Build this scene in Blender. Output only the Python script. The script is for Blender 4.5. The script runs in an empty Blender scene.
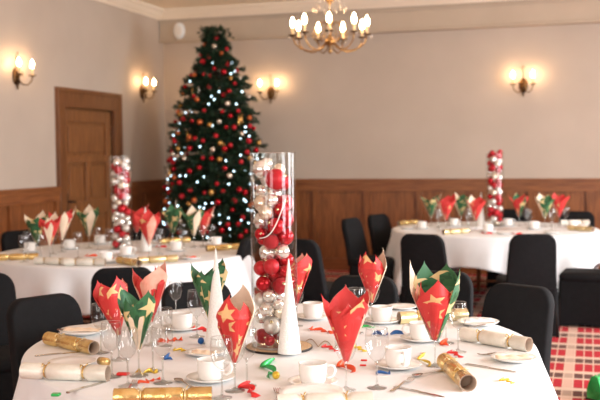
import bpy, math, random
from mathutils import Vector, Matrix
PI = math.pi
C = bpy.context.scene.collection
sc = bpy.context.scene
rnd = random.Random(7)

# ------------------------------------------------------------------ camera
FPX = 950.0; CAMH = 1.55
YAW, PITCH, ROLL = (math.radians(a) for a in (-17.0, 2.78, -0.57))
Fv = Vector((math.sin(YAW)*math.cos(PITCH), math.cos(YAW)*math.cos(PITCH), -math.sin(PITCH)))
Rv = Vector((math.cos(YAW), -math.sin(YAW), 0)); Uv = Rv.cross(Fv)
R2 = Rv*math.cos(ROLL)+Uv*math.sin(ROLL); U2 = -Rv*math.sin(ROLL)+Uv*math.cos(ROLL)
CP = Vector((0, 0, CAMH))
cam = bpy.data.cameras.new('camera'); co = bpy.data.objects.new('camera', cam); C.objects.link(co)
cam.sensor_width = 36; cam.lens = 36*FPX/600
m = Matrix((R2, U2, -Fv)).transposed().to_4x4(); m.translation = CP; co.matrix_world = m
cam.clip_start = .05; cam.clip_end = 60
cam.dof.use_dof = True; cam.dof.focus_distance = 3.75; cam.dof.aperture_fstop = 3.2
sc.camera = co

def on(x, y, z=.752):
    """point of the horizontal plane at height z seen at x, y of the photograph"""
    d = Fv+R2*((x-300)/FPX)+U2*((200-y)/FPX)
    return CP+d*((z-CAMH)/d.z)

# ------------------------------------------------------------------ materials
def newmat(name):
    m = bpy.data.materials.new(name); m.use_nodes = True
    nt = m.node_tree; b = nt.nodes['Principled BSDF']
    return m, nt, b
def srgb(r, g, b):
    f = lambda c: (c/255/12.92) if c/255 <= .04045 else ((c/255+.055)/1.055)**2.4
    return (f(r), f(g), f(b), 1)
def N(nt, t, **kw):
    n = nt.nodes.new(t)
    for k, v in kw.items(): setattr(n, k, v)
    return n
def M(nt, op, a, b=None, c=None):
    n = nt.nodes.new('ShaderNodeMath'); n.operation = op
    for i, v in enumerate((a, b, c)):
        if v is None: continue
        if isinstance(v, (int, float)): n.inputs[i].default_value = v
        else: nt.links.new(v, n.inputs[i])
    return n.outputs[0]
def mixc(nt, f, a, b):
    n = nt.nodes.new('ShaderNodeMix'); n.data_type = 'RGBA'
    for s, v in ((0, f), (6, a), (7, b)):
        if hasattr(v, 'links'): nt.links.new(v, n.inputs[s])
        else: n.inputs[s].default_value = v
    return n.outputs[2]
def noise_col(name, c1, c2, scale=8, rough=.6, metal=0, bump=0, bscale=60, spec=.5, stretch=(1,1,1), detail=3, coord='Object', **kw):
    m, nt, b = newmat(name)
    tc = N(nt, 'ShaderNodeTexCoord'); mp = N(nt, 'ShaderNodeMapping')
    nt.links.new(tc.outputs[coord], mp.inputs[0]); mp.inputs['Scale'].default_value = stretch
    nz = N(nt, 'ShaderNodeTexNoise'); nz.inputs['Scale'].default_value = scale; nz.inputs['Detail'].default_value = detail
    nt.links.new(mp.outputs[0], nz.inputs[0])
    rmp = N(nt, 'ShaderNodeMapRange'); rmp.inputs[1].default_value = .3; rmp.inputs[2].default_value = .7
    nt.links.new(nz.outputs[0], rmp.inputs[0])
    nt.links.new(mixc(nt, rmp.outputs[0], c1, c2), b.inputs['Base Color'])
    b.inputs['Roughness'].default_value = rough; b.inputs['Metallic'].default_value = metal
    b.inputs['Specular IOR Level'].default_value = spec
    if bump:
        nb = N(nt, 'ShaderNodeTexNoise'); nb.inputs['Scale'].default_value = bscale
        nt.links.new(mp.outputs[0], nb.inputs[0])
        bp = N(nt, 'ShaderNodeBump'); bp.inputs['Strength'].default_value = bump; bp.inputs['Distance'].default_value = .01
        nt.links.new(nb.outputs[0], bp.inputs['Height']); nt.links.new(bp.outputs[0], b.inputs['Normal'])
    for k, v in kw.items(): b.inputs[k].default_value = v
    return m
def emit(name, col, s, sample=True):
    m, nt, b = newmat(name)
    b.inputs['Base Color'].default_value = (0.8, .8, .8, 1)
    b.inputs['Emission Color'].default_value = col; b.inputs['Emission Strength'].default_value = s
    if not sample: m.cycles.emission_sampling = 'NONE'
    return m
def thin_glass(name, tint=(.985, .99, .985, 1), base=.03, gain=.9):
    m = bpy.data.materials.new(name); m.use_nodes = True; nt = m.node_tree; nt.nodes.clear()
    out = N(nt, 'ShaderNodeOutputMaterial'); mx = N(nt, 'ShaderNodeMixShader')
    tr = N(nt, 'ShaderNodeBsdfTransparent'); tr.inputs[0].default_value = tint
    gl = N(nt, 'ShaderNodeBsdfGlossy'); gl.inputs['Roughness'].default_value = .03
    lw = N(nt, 'ShaderNodeLayerWeight'); lw.inputs[0].default_value = .35
    f = M(nt, 'ADD', M(nt, 'MULTIPLY', M(nt, 'POWER', lw.outputs['Facing'], 3.0), gain), base)
    nt.links.new(f, mx.inputs[0]); nt.links.new(tr.outputs[0], mx.inputs[1]); nt.links.new(gl.outputs[0], mx.inputs[2])
    nt.links.new(mx.outputs[0], out.inputs[0])
    return m
def wood(name, c1, c2, stretch=(9, 9, .7), rough=.42, coord='Object'):
    return noise_col(name, c1, c2, scale=4, rough=rough, stretch=stretch, detail=6, bump=.15, bscale=9, coord=coord)

def star_fabric(name, ground, star, tile=.092, R=.034, leaf=None):
    """printed paper: five-pointed stars scattered on a plain ground, in the sheet's own UV metres"""
    m, nt, b = newmat(name)
    uv = N(nt, 'ShaderNodeUVMap'); sp = N(nt, 'ShaderNodeSeparateXYZ'); nt.links.new(uv.outputs[0], sp.inputs[0])
    v = M(nt, 'DIVIDE', sp.outputs[1], tile)
    row = M(nt, 'FLOOR', v)
    u = M(nt, 'ADD', M(nt, 'DIVIDE', sp.outputs[0], tile), M(nt, 'MULTIPLY', row, .5))
    fx = M(nt, 'SUBTRACT', M(nt, 'FRACT', u), .5); fy = M(nt, 'SUBTRACT', M(nt, 'FRACT', v), .5)
    r = M(nt, 'SQRT', M(nt, 'ADD', M(nt, 'MULTIPLY', fx, fx), M(nt, 'MULTIPLY', fy, fy)))
    a = M(nt, 'ADD', M(nt, 'ARCTAN2', fx, fy), 10*PI + .3)
    s = 2*PI/5
    aa = M(nt, 'ABSOLUTE', M(nt, 'SUBTRACT', M(nt, 'FRACT', M(nt, 'ADD', M(nt, 'DIVIDE', a, s), .5)), .5))
    ap = M(nt, 'MULTIPLY', aa, s)
    ro = R/tile; ri = ro*.42
    p0 = (ro, 0); p1 = (ri*math.cos(s/2), ri*math.sin(s/2))
    n = (p0[1]-p1[1], p1[0]-p0[0]); n = (-n[0], -n[1])
    k = n[0]*p0[0]+n[1]*p0[1]
    if k < 0: n = (-n[0], -n[1]); k = -k
    val = M(nt, 'MULTIPLY', r, M(nt, 'ADD', M(nt, 'MULTIPLY', M(nt, 'COSINE', ap), n[0]), M(nt, 'MULTIPLY', M(nt, 'SINE', ap), n[1])))
    mask = M(nt, 'LESS_THAN', val, k)
    g = ground
    if leaf:
        nz = N(nt, 'ShaderNodeTexNoise'); nz.inputs['Scale'].default_value = 28; nt.links.new(uv.outputs[0], nz.inputs[0])
        g = mixc(nt, M(nt, 'GREATER_THAN', nz.outputs[0], .56), ground, leaf)
    nt.links.new(mixc(nt, mask, g, star), b.inputs['Base Color'])
    b.inputs['Roughness'].default_value = .55
    return m

MT = {}
MT['wall'] = noise_col('wall_paint', srgb(187, 171, 156), srgb(193, 177, 162), scale=2, rough=.75, bump=.05, bscale=120, spec=.3)
MT['ceiling'] = noise_col('ceiling_paint', srgb(238, 222, 198), srgb(242, 226, 202), scale=2, rough=.8)
MT['cornice'] = noise_col('cornice_paint', srgb(236, 220, 198), srgb(240, 224, 204), scale=3, rough=.6)
MT['beam'] = noise_col('beam_paint', srgb(186, 168, 148), srgb(192, 174, 154), scale=3, rough=.7)
MT['dado'] = wood('oak_panelling', srgb(104, 58, 26), srgb(150, 90, 46), stretch=(14, 14, 1.2))
MT['dadoh'] = wood('oak_rail', srgb(112, 62, 30), srgb(150, 92, 50), stretch=(.9, .9, 12))
MT['door'] = wood('oak_door', srgb(110, 68, 36), srgb(150, 98, 56), stretch=(14, 14, 1))
MT['doorframe'] = wood('oak_door_frame', srgb(98, 58, 30), srgb(132, 84, 46))
MT['black'] = noise_col('black_stretch_cover', srgb(15, 15, 17), srgb(21, 21, 23), scale=30, rough=.8, bump=.1, bscale=300, spec=.22)
MT['cloth'] = noise_col('white_tablecloth', srgb(230, 231, 232), srgb(238, 239, 240), scale=6, rough=.8, bump=.12, bscale=14, spec=.2)
MT['china'] = noise_col('white_china', srgb(238, 234, 228), srgb(244, 240, 235), scale=3, rough=.18, spec=.5)
MT['glass'] = thin_glass('clear_glass', base=.018, gain=.8)
MT['wineglass'] = thin_glass('wine_glass_bowl', (.95, .96, .96, 1), .06, 1.1)
MT['rim'] = thin_glass('glass_rim', (.93, .95, .94, 1), .25, .7)
MT['steel'] = noise_col('polished_steel', srgb(190, 184, 178), srgb(205, 200, 194), scale=20, rough=.18, metal=1)
MT['brass'] = noise_col('antique_brass', srgb(150, 112, 66), srgb(178, 138, 88), scale=20, rough=.32, metal=1)
MT['darkbrass'] = noise_col('dark_brass', srgb(92, 66, 42), srgb(120, 90, 58), scale=20, rough=.38, metal=1)
MT['iron'] = noise_col('black_iron', srgb(34, 30, 28), srgb(48, 42, 38), scale=20, rough=.45, metal=.6)
MT['candle'] = noise_col('cream_candle_tube', srgb(226, 196, 150), srgb(232, 204, 160), scale=10, rough=.5)
MT['bulb'] = emit('lit_bulb', (1, .65, .34, 1), 125)
MT['bulb2'] = emit('lit_chandelier_bulb', (1, .72, .42, 1), 60)
MT['fairy'] = emit('fairy_light_glow', (.6, .85, 1, 1), 7, False)
MT['wire'] = noise_col('dark_green_wire', srgb(16, 40, 26), srgb(22, 50, 32), rough=.6)
MT['needles'] = noise_col('fir_needles', srgb(22, 44, 28), srgb(44, 72, 44), scale=9, rough=.55)
MT['bark'] = noise_col('tree_bark', srgb(52, 38, 26), srgb(74, 54, 36), scale=20, rough=.9, bump=.4)
MT['baured'] = noise_col('red_bauble', srgb(178, 14, 30), srgb(192, 20, 38), scale=6, rough=.16, metal=.55)
MT['baumatt'] = noise_col('satin_red_bauble', srgb(184, 18, 34), srgb(198, 28, 44), scale=6, rough=.42, metal=.3)
MT['bauglit'] = noise_col('glitter_red_bauble', srgb(170, 12, 26), srgb(235, 60, 70), scale=220, rough=.35, metal=.5, bump=.8, bscale=260)
MT['bausil'] = noise_col('silver_bauble', srgb(238, 234, 230), srgb(244, 241, 238), scale=5, rough=.16, metal=.8)
MT['bausmatt'] = noise_col('satin_silver_bauble', srgb(214, 206, 200), srgb(232, 226, 220), scale=5, rough=.38, metal=.6)
MT['bauchamp'] = noise_col('champagne_bauble', srgb(236, 218, 196), srgb(244, 230, 212), scale=5, rough=.22, metal=.7)
MT['baugold'] = noise_col('gold_bauble', srgb(214, 160, 84), srgb(230, 180, 104), scale=5, rough=.25, metal=.7)
MT['baucop'] = noise_col('copper_bauble', srgb(196, 96, 50), srgb(214, 116, 64), scale=5, rough=.28, metal=.6)
MT['cap'] = noise_col('bauble_cap', srgb(206, 190, 150), srgb(226, 212, 176), scale=60, rough=.25, metal=1)
MT['red'] = star_fabric('red_star_napkin', srgb(204, 50, 48), srgb(226, 180, 124))
MT['red2'] = noise_col('plain_red_napkin', srgb(200, 44, 44), srgb(212, 58, 54), scale=12, rough=.6)
MT['green'] = star_fabric('green_star_napkin', srgb(48, 104, 62), srgb(222, 196, 140), tile=.095, R=.040, leaf=srgb(32, 82, 50))
MT['cream'] = noise_col('cream_napkin', srgb(238, 214, 186), srgb(244, 224, 200), scale=12, rough=.6)
MT['pink'] = noise_col('pink_backed_napkin', srgb(232, 150, 128), srgb(240, 190, 168), scale=14, rough=.6)
MT['gold'] = noise_col('gold_foil', srgb(208, 168, 98), srgb(240, 210, 146), scale=26, rough=.26, metal=.75, bump=.25, bscale=60)
MT['palegold'] = noise_col('pale_gold_foil', srgb(222, 200, 148), srgb(240, 224, 180), scale=26, rough=.3, metal=.75, bump=.2, bscale=60)
MT['silver'] = noise_col('pearl_cracker_paper', srgb(222, 216, 202), srgb(236, 230, 218), scale=30, rough=.42, metal=.15, bump=.15, bscale=80)
MT['card'] = noise_col('grey_card', srgb(150, 128, 110), srgb(168, 146, 126), scale=10, rough=.8)
MT['cone'] = noise_col('white_textured_cone', srgb(240, 238, 232), srgb(250, 248, 244), scale=120, rough=.7, bump=.5, bscale=160)
MT['glitgold'] = noise_col('champagne_glitter', srgb(170, 130, 90), srgb(240, 212, 168), scale=260, rough=.4, metal=.6, bump=.8, bscale=300)
MT['mirror'] = noise_col('mirror_plate', srgb(196, 186, 172), srgb(206, 196, 182), scale=3, rough=.08, metal=1)
MT['white'] = noise_col('white_paint', srgb(236, 234, 230), srgb(240, 238, 234), rough=.5)
MT['blue'] = noise_col('blue_plastic', srgb(24, 84, 150), srgb(34, 104, 176), rough=.35)
MT['orange'] = noise_col('orange_red_plastic', srgb(232, 72, 30), srgb(240, 92, 44), rough=.4)
MT['redp'] = noise_col('red_paper_ribbon', srgb(214, 34, 34), srgb(226, 46, 44), rough=.45)
MT['greenp'] = noise_col('green_foil', srgb(20, 140, 62), srgb(70, 206, 112), scale=9, rough=.25, metal=.35, bump=.5, bscale=16)
MT['yellow'] = noise_col('yellow_foil', srgb(220, 180, 50), srgb(236, 204, 80), rough=.3, metal=.4)
MT['legwood'] = wood('table_leg_wood', srgb(110, 66, 36), srgb(136, 86, 50))
MT['crystal'] = thin_glass('crystal_drop', (.98, .97, .95, 1), .3, .7)
MT['skirt'] = MT['doorframe']

def carpet_mat():
    m, nt, b = newmat('tartan_carpet')
    tc = N(nt, 'ShaderNodeTexCoord'); sp = N(nt, 'ShaderNodeSeparateXYZ'); nt.links.new(tc.outputs['Object'], sp.inputs[0])
    X, Y = sp.outputs[0], sp.outputs[1]
    px, py = .066, .50
    u = M(nt, 'DIVIDE', M(nt, 'ADD', X, .108+20*px), px); col = M(nt, 'FLOOR', u); fu = M(nt, 'FRACT', u)
    cell = M(nt, 'GREATER_THAN', fu, .12)
    c5 = M(nt, 'FRACT', M(nt, 'DIVIDE', M(nt, 'ADD', col, .5), 7.0))      # 7 columns in a repeat
    blank = M(nt, 'MULTIPLY', M(nt, 'GREATER_THAN', c5, .70), M(nt, 'LESS_THAN', c5, .86))
    v = M(nt, 'FRACT', M(nt, 'DIVIDE', M(nt, 'ADD', Y, 10.12), py))
    red = M(nt, 'MULTIPLY', M(nt, 'GREATER_THAN', v, .06), M(nt, 'LESS_THAN', v, .54))
    gry = M(nt, 'MULTIPLY', M(nt, 'GREATER_THAN', v, .62), M(nt, 'LESS_THAN', v, .90))
    th = M(nt, 'FRACT', M(nt, 'DIVIDE', Y, .075)); thm = M(nt, 'MULTIPLY', M(nt, 'GREATER_THAN', th, .62), .45)
    cream = srgb(204, 174, 154)
    redc = mixc(nt, thm, srgb(182, 44, 54), srgb(100, 58, 54))
    gryc = mixc(nt, thm, srgb(92, 72, 66), srgb(128, 56, 52))
    notb = M(nt, 'SUBTRACT', 1.0, M(nt, 'MULTIPLY', blank, .82))
    k = M(nt, 'MULTIPLY', cell, notb)
    c = mixc(nt, M(nt, 'MULTIPLY', red, k), cream, redc)
    c = mixc(nt, M(nt, 'MULTIPLY', gry, M(nt, 'MULTIPLY', cell, M(nt, 'SUBTRACT', 1.0, M(nt, 'MULTIPLY', blank, .6)))), c, gryc)
    nt.links.new(c, b.inputs['Base Color']); b.inputs['Roughness'].default_value = .95; b.inputs['Specular IOR Level'].default_value = .1
    nb = N(nt, 'ShaderNodeTexNoise'); nb.inputs['Scale'].default_value = 220; nt.links.new(tc.outputs['Object'], nb.inputs[0])
    bp = N(nt, 'ShaderNodeBump'); bp.inputs['Strength'].default_value = .5; bp.inputs['Distance'].default_value = .004
    nt.links.new(nb.outputs[0], bp.inputs['Height']); nt.links.new(bp.outputs[0], b.inputs['Normal'])
    return m
MT['carpet'] = carpet_mat()

# ------------------------------------------------------------------ mesh helpers
class MB:
    def __init__(s): s.v = []; s.f = []; s.sm = []; s.mi = []; s.uv = None
    def add(s, vs, fs, smooth=False, mi=0):
        o = len(s.v); s.v += [tuple(p) for p in vs]
        for f in fs: s.f.append(tuple(i+o for i in f)); s.sm.append(smooth); s.mi.append(mi)
        return s
    def box(s, x0, y0, z0, x1, y1, z1, mi=0):
        vs = [(x, y, z) for z in (z0, z1) for y in (y0, y1) for x in (x0, x1)]
        return s.add(vs, [(0, 2, 3, 1), (4, 5, 7, 6), (0, 1, 5, 4), (2, 6, 7, 3), (0, 4, 6, 2), (1, 3, 7, 5)], False, mi)
    def lathe(s, prof, n=24, mi=0, smooth=True, c=(0, 0, 0)):
        vs = []; rings = []
        for r, z in prof:
            if r < 1e-6: rings.append([len(vs)]); vs.append((c[0], c[1], c[2]+z))
            else:
                rings.append(list(range(len(vs), len(vs)+n)))
                vs += [(c[0]+r*math.cos(2*PI*i/n), c[1]+r*math.sin(2*PI*i/n), c[2]+z) for i in range(n)]
        fs = []
        for a, b in zip(rings, rings[1:]):
            for i in range(n):
                j = (i+1) % n
                if len(a) == 1 and len(b) == 1: continue
                if len(a) == 1: fs.append((a[0], b[j], b[i]))
                elif len(b) == 1: fs.append((a[i], a[j], b[0]))
                else: fs.append((a[i], a[j], b[j], b[i]))
        return s.add(vs, fs, smooth, mi)
    def loft(s, rings, closed=True, caps=True, smooth=True, mi=0):
        n = len(rings[0]); vs = [p for r in rings for p in r]; fs = []
        for k in range(len(rings)-1):
            for i in range(n if closed else n-1):
                j = (i+1) % n; fs.append((k*n+i, k*n+j, (k+1)*n+j, (k+1)*n+i))
        if caps and closed:
            fs.append(tuple(range(n-1, -1, -1))); fs.append(tuple((len(rings)-1)*n+i for i in range(n)))
        return s.add(vs, fs, smooth, mi)
    def tube(s, pts, r, n=8, mi=0, caps=True):
        pts = [Vector(p) for p in pts]; rings = []
        up = None
        for i, p in enumerate(pts):
            t = (pts[min(i+1, len(pts)-1)]-pts[max(i-1, 0)]).normalized()
            if up is None: up = Vector((0, 0, 1)) if abs(t.z) < .9 else Vector((1, 0, 0))
            a = t.cross(up)
            if a.length < 1e-4: a = t.cross(Vector((1, .3, 0)))
            a.normalize(); b = a.cross(t).normalized(); up = b
            rr = r[i] if isinstance(r, (list, tuple)) else r
            rings.append([p+(a*math.cos(2*PI*k/n)+b*math.sin(2*PI*k/n))*rr for k in range(n)])
        return s.loft(rings, True, caps, True, mi)
    def sphere(s, c, r, n=16, m=10, mi=0, sz=1):
        prof = [(r*math.sin(PI*i/m) if 0 < i < m else 0, -r*sz*math.cos(PI*i/m)) for i in range(m+1)]
        return s.lathe(prof, n, mi, True, c)
    def mesh(s, name, mats, bevel=0, solid=0):
        me = bpy.data.meshes.new(name); me.from_pydata(s.v, [], s.f)
        me.polygons.foreach_set('use_smooth', s.sm); me.polygons.foreach_set('material_index', s.mi)
        if not isinstance(mats, (list, tuple)): mats = [mats]
        for q in mats: me.materials.append(MT[q] if isinstance(q, str) else q)
        if s.uv:
            l = me.uv_layers.new(name='UVMap')
            for p in me.polygons:
                for li in p.loop_indices: l.data[li].uv = s.uv[me.loops[li].vertex_index]
        me.update(); return me

def link(name, me, parent=None, loc=(0, 0, 0), rot=(0, 0, 0)):
    o = bpy.data.objects.new(name, me); C.objects.link(o)
    o.location = loc; o.rotation_euler = rot if not isinstance(rot, (int, float)) else (0, 0, rot)
    if parent: o.parent = parent
    return o
def tag(o, label, cat, group=None, kind=None):
    o['label'] = label; o['category'] = cat
    if group: o['group'] = group
    if kind: o['kind'] = kind
    return o
def struct(name, me, loc=(0, 0, 0), label=None):
    o = link(name, me, None, loc); o['kind'] = 'structure'
    if label: o['label'] = label
    return o
def assemble(name, parts, loc, rot, label, cat, group=None, scale=1):
    """parts: list of (name, mesh, [sub-parts])"""
    t = link(name, None, None, loc, rot); tag(t, label, cat, group)
    if scale != 1: t.scale = (scale,)*3
    def rec(lst, par):
        for p in lst:
            o = link(p[0], p[1], par)
            if len(p) > 2: rec(p[2], o)
    rec(parts, t)
    return t
def solidify(o, th, off=-1, mo=0):
    md = o.modifiers.new('thick', 'SOLIDIFY'); md.thickness = th; md.offset = off; md.material_offset = mo
def bev(o, w, seg=2):
    md = o.modifiers.new('bev', 'BEVEL'); md.width = w; md.segments = seg; md.limit_method = 'ANGLE'

# ------------------------------------------------------------------ room
LX, RX, BY, FY, CZ = -5.7, 3.4, 12.2, -2.4, 3.54
struct('floor', MB().box(LX-.3, FY-.3, -.1, RX+.3, BY+.3, 0).mesh('floor', 'carpet'))
struct('ceiling', MB().box(LX-.3, FY-.3, CZ, RX+.3, BY+.3, CZ+.1).mesh('ceiling', 'ceiling'))
# left wall with the door opening
DY0, DY1, DZ = 9.35, 10.86, 2.325      # outer edges of door frame
wl = MB()
wl.box(LX-.2, FY-.2, 0, LX, DY0+.06, CZ).box(LX-.2, DY1-.06, 0, LX, BY+.2, CZ).box(LX-.2, DY0+.06, DZ-.06, LX, DY1-.06, CZ)
struct('wall_left', wl.mesh('wall_left', 'wall'))
struct('wall_back', MB().box(LX, BY, 0, RX, BY+.2, CZ).mesh('wall_back', 'wall'))
def wall_openings(axis, pos, th, a0, a1, ops, name):
    mb = MB()
    def bx(u0, u1, z0, z1):
        if axis == 'x': mb.box(pos, u0, z0, pos+th, u1, z1)
        else: mb.box(u0, pos, z0, u1, pos+th, z1)
    cur = a0
    for (u0, u1, z0, z1) in ops:
        bx(cur, u0, 0, CZ); bx(u0, u1, 0, z0); bx(u0, u1, z1, CZ); cur = u1
    bx(cur, a1, 0, CZ)
    struct(name, mb.mesh(name, 'wall'))
wr_ops = [(1.2, 3.0, .7, 2.9), (4.6, 6.4, .7, 2.9), (8.0, 9.8, .7, 2.9)]
wf_ops = [(-4.2, -2.4, .7, 2.9), (-1.0, .8, .7, 2.9)]
wall_openings('x', RX, .2, FY-.2, BY+.2, wr_ops, 'wall_right')
wall_openings('y', FY-.2, .2, LX, RX, wf_ops, 'wall_front')
k = 0
def window(axis, pos, u0, u1, z0, z1, k):
    mb = MB(); w = .06
    def bx(a0, a1, b0, b1):
        if axis == 'x': mb.box(pos+.05, a0, b0, pos+.11, a1, b1)
        else: mb.box(a0, pos+.09, b0, a1, pos+.15, b1)
    um = (u0+u1)/2
    bx(u0, u1, z0, z0+w); bx(u0, u1, z1-w, z1); bx(u0, u0+w, z0+w, z1-w); bx(u1-w, u1, z0+w, z1-w)
    bx(um-.03, um+.03, z0+w, z1-w); bx(u0+w, um-.03, 2.2, 2.24); bx(um+.03, u1-w, 2.2, 2.24)
    struct('window_%d' % k, mb.mesh('window', 'white'))
for o_ in wr_ops: k += 1; window('x', RX, *o_, k)
for o_ in wf_ops: k += 1; window('y', FY-.2, *o_, k)

# panelling
DH = 1.215
def panelling(name, axis, pos, u0, u1, stiles, sgn):
    mb = MB(); mh = MB()
    def bx(mb, a0, a1, d, z0, z1, d0=0):
        lo, hi = sorted((pos+sgn*d0, pos+sgn*d))
        if axis == 'x': mb.box(lo, a0, z0, hi, a1, z1)
        else: mb.box(a0, lo, z0, a1, hi, z1)
    bx(mb, u0, u1, .012, 0, DH-.03)
    for s in stiles:
        a, b = max(u0, s-.04), min(u1, s+.04)
        if b > a: bx(mb, a, b, .045, .16, DH-.165, .012)
    bx(mh, u0, u1, .045, DH-.165, DH-.07, .012); bx(mh, u0, u1, .026, DH-.085, DH-.03, .012)
    bx(mh, u0, u1, .062, DH-.03, DH, 0); bx(mh, u0, u1, .056, DH-.07, DH-.05, .026); bx(mh, u0, u1, .05, DH-.05, DH-.03, .012)
    bx(mh, u0, u1, .045, .10, .16, .012); 
    o = struct('wainscot_'+name, mb.mesh('wainscot_'+name, 'dado'), label='brown oak dado panelling')
    h = struct('trim_'+name, mh.mesh('trim_'+name, 'dadoh'))
    sk = MB(); bx(sk, u0, u1, .04, 0, .10, .012); struct('baseboard_'+name, sk.mesh('baseboard', 'dadoh'))
panelling('back', 'y', BY, LX+.06, RX, [-3.50+.70*i for i in range(-3, 10)], -1)
panelling('left', 'x', LX, FY, DY0, [DY0-.05]+[8.42-.86*i for i in range(0, 13)], 1)
panelling('left_end', 'x', LX, DY1, BY, [DY1+.05, 11.5, BY-.1], 1)
panelling('right', 'x', RX, FY, BY, [], -1) if False else None
# cornice
def cornice(name, axis, pos, u0, u1, sgn):
    prof = [(0, 3.41), (.03, 3.41), (.035, 3.43), (.06, 3.445), (.085, 3.47), (.11, 3.50), (.135, 3.51), (.14, CZ), (0, CZ)]
    rings = []
    for u in (u0, u1):
        rings.append([((pos+sgn*d, u, z) if axis == 'x' else (u, pos+sgn*d, z)) for d, z in prof])
    struct(name, MB().loft(rings, True, True, False).mesh(name, 'cornice'))
cornice('trim_1', 'x', LX, FY, BY, 1); cornice('trim_2', 'y', BY-.13, LX, RX, -1)
cornice('trim_3', 'x', RX, FY, BY, -1)
bm_ = MB().box(LX, BY-.12, 3.115, RX, BY, 3.42).box(LX, BY-.15, 3.10, RX, BY, 3.13).box(LX, BY-.135, 3.36, RX, BY-.12, 3.385)
o = struct('ceiling_beam', bm_.mesh('ceiling_beam', 'beam')); bev(o, .006)

# door 1 in left wall
def door():
    fr = MB()
    x0, x1 = LX-.02, LX+.035
    fr.box(x0, DY0, 0, x1, DY0+.17, DZ).box(x0, DY1-.17, 0, x1, DY1, DZ).box(x0, DY0+.17, DZ-.22, x1, DY1-.17, DZ)
    fr.box(x1, DY0, 0, x1+.015, DY0+.05, DZ).box(x1, DY1-.05, 0, x1+.015, DY1, DZ).box(x1, DY0+.05, DZ-.05, x1+.015, DY1-.05, DZ)
    f = struct('door_1', fr.mesh('door_frame', 'doorframe'), label='oak door in a wide oak frame'); bev(f, .006)
    a, b, t = DY0+.18, DY1-.18, DZ-.235
    dl = MB(); X = LX-.06; w = b-a
    dl.box(X-.02, a-.005, .0, X, b+.005, t+.02)                       # backing panel
    st = .12
    def r(y0, y1, z0, z1): dl.box(X, y0, z0, X+.034, y1, z1)
    r(a, a+st, .01, t); r(b-st, b, .01, t); mid = (a+b)/2
    r(a+st, b-st, t-.14, t); r(a+st, b-st, .01, .22); r(a+st, b-st, .86, 1.02); r(a+st, b-st, t-.62, t-.54)
    r(mid-.05, mid+.05, .22, .86); r(mid-.05, mid+.05, 1.02, t-.62)
    for (y0, y1, z0, z1) in ((a+st, mid-.05, .22, .86), (mid+.05, b-st, .22, .86), (a+st, mid-.05, 1.02, t-.62), (mid+.05, b-st, 1.02, t-.62), (a+st, b-st, t-.54, t-.14)):
        dl.box(X, y0+.045, z0+.045, X+.022, y1-.045, z1-.045)
    d = link('door_leaf', dl.mesh('door_leaf', 'door'), f); bev(d, .005)
    hp = MB().box(X+.034, a+.03, .87, X+.044, a+.09, 1.12)
    h = link('door_handle', hp.mesh('handle_plate', 'iron'), f)
    lv = MB().tube([(X+.04, a+.06, 1.03), (X+.085, a+.06, 1.03), (X+.09, a+.08, 1.03), (X+.085, a+.19, 1.02)], .011)
    link('handle_lever', lv.mesh('lever', 'iron'), h)
    for z in (.3, 1.85):
        link('hinge', MB().box(X+.02, b-.01, z-.06, X+.035, b+.012, z+.06).mesh('hinge', 'steel'), f)
door()
struct('door_light_seal', MB().box(LX-.30, DY0-.1, 0, LX-.2, DY1+.1, DZ+.1).mesh('door_light_seal', 'wall'))  # unseen slab added behind the door to keep outside light from leaking in

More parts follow.
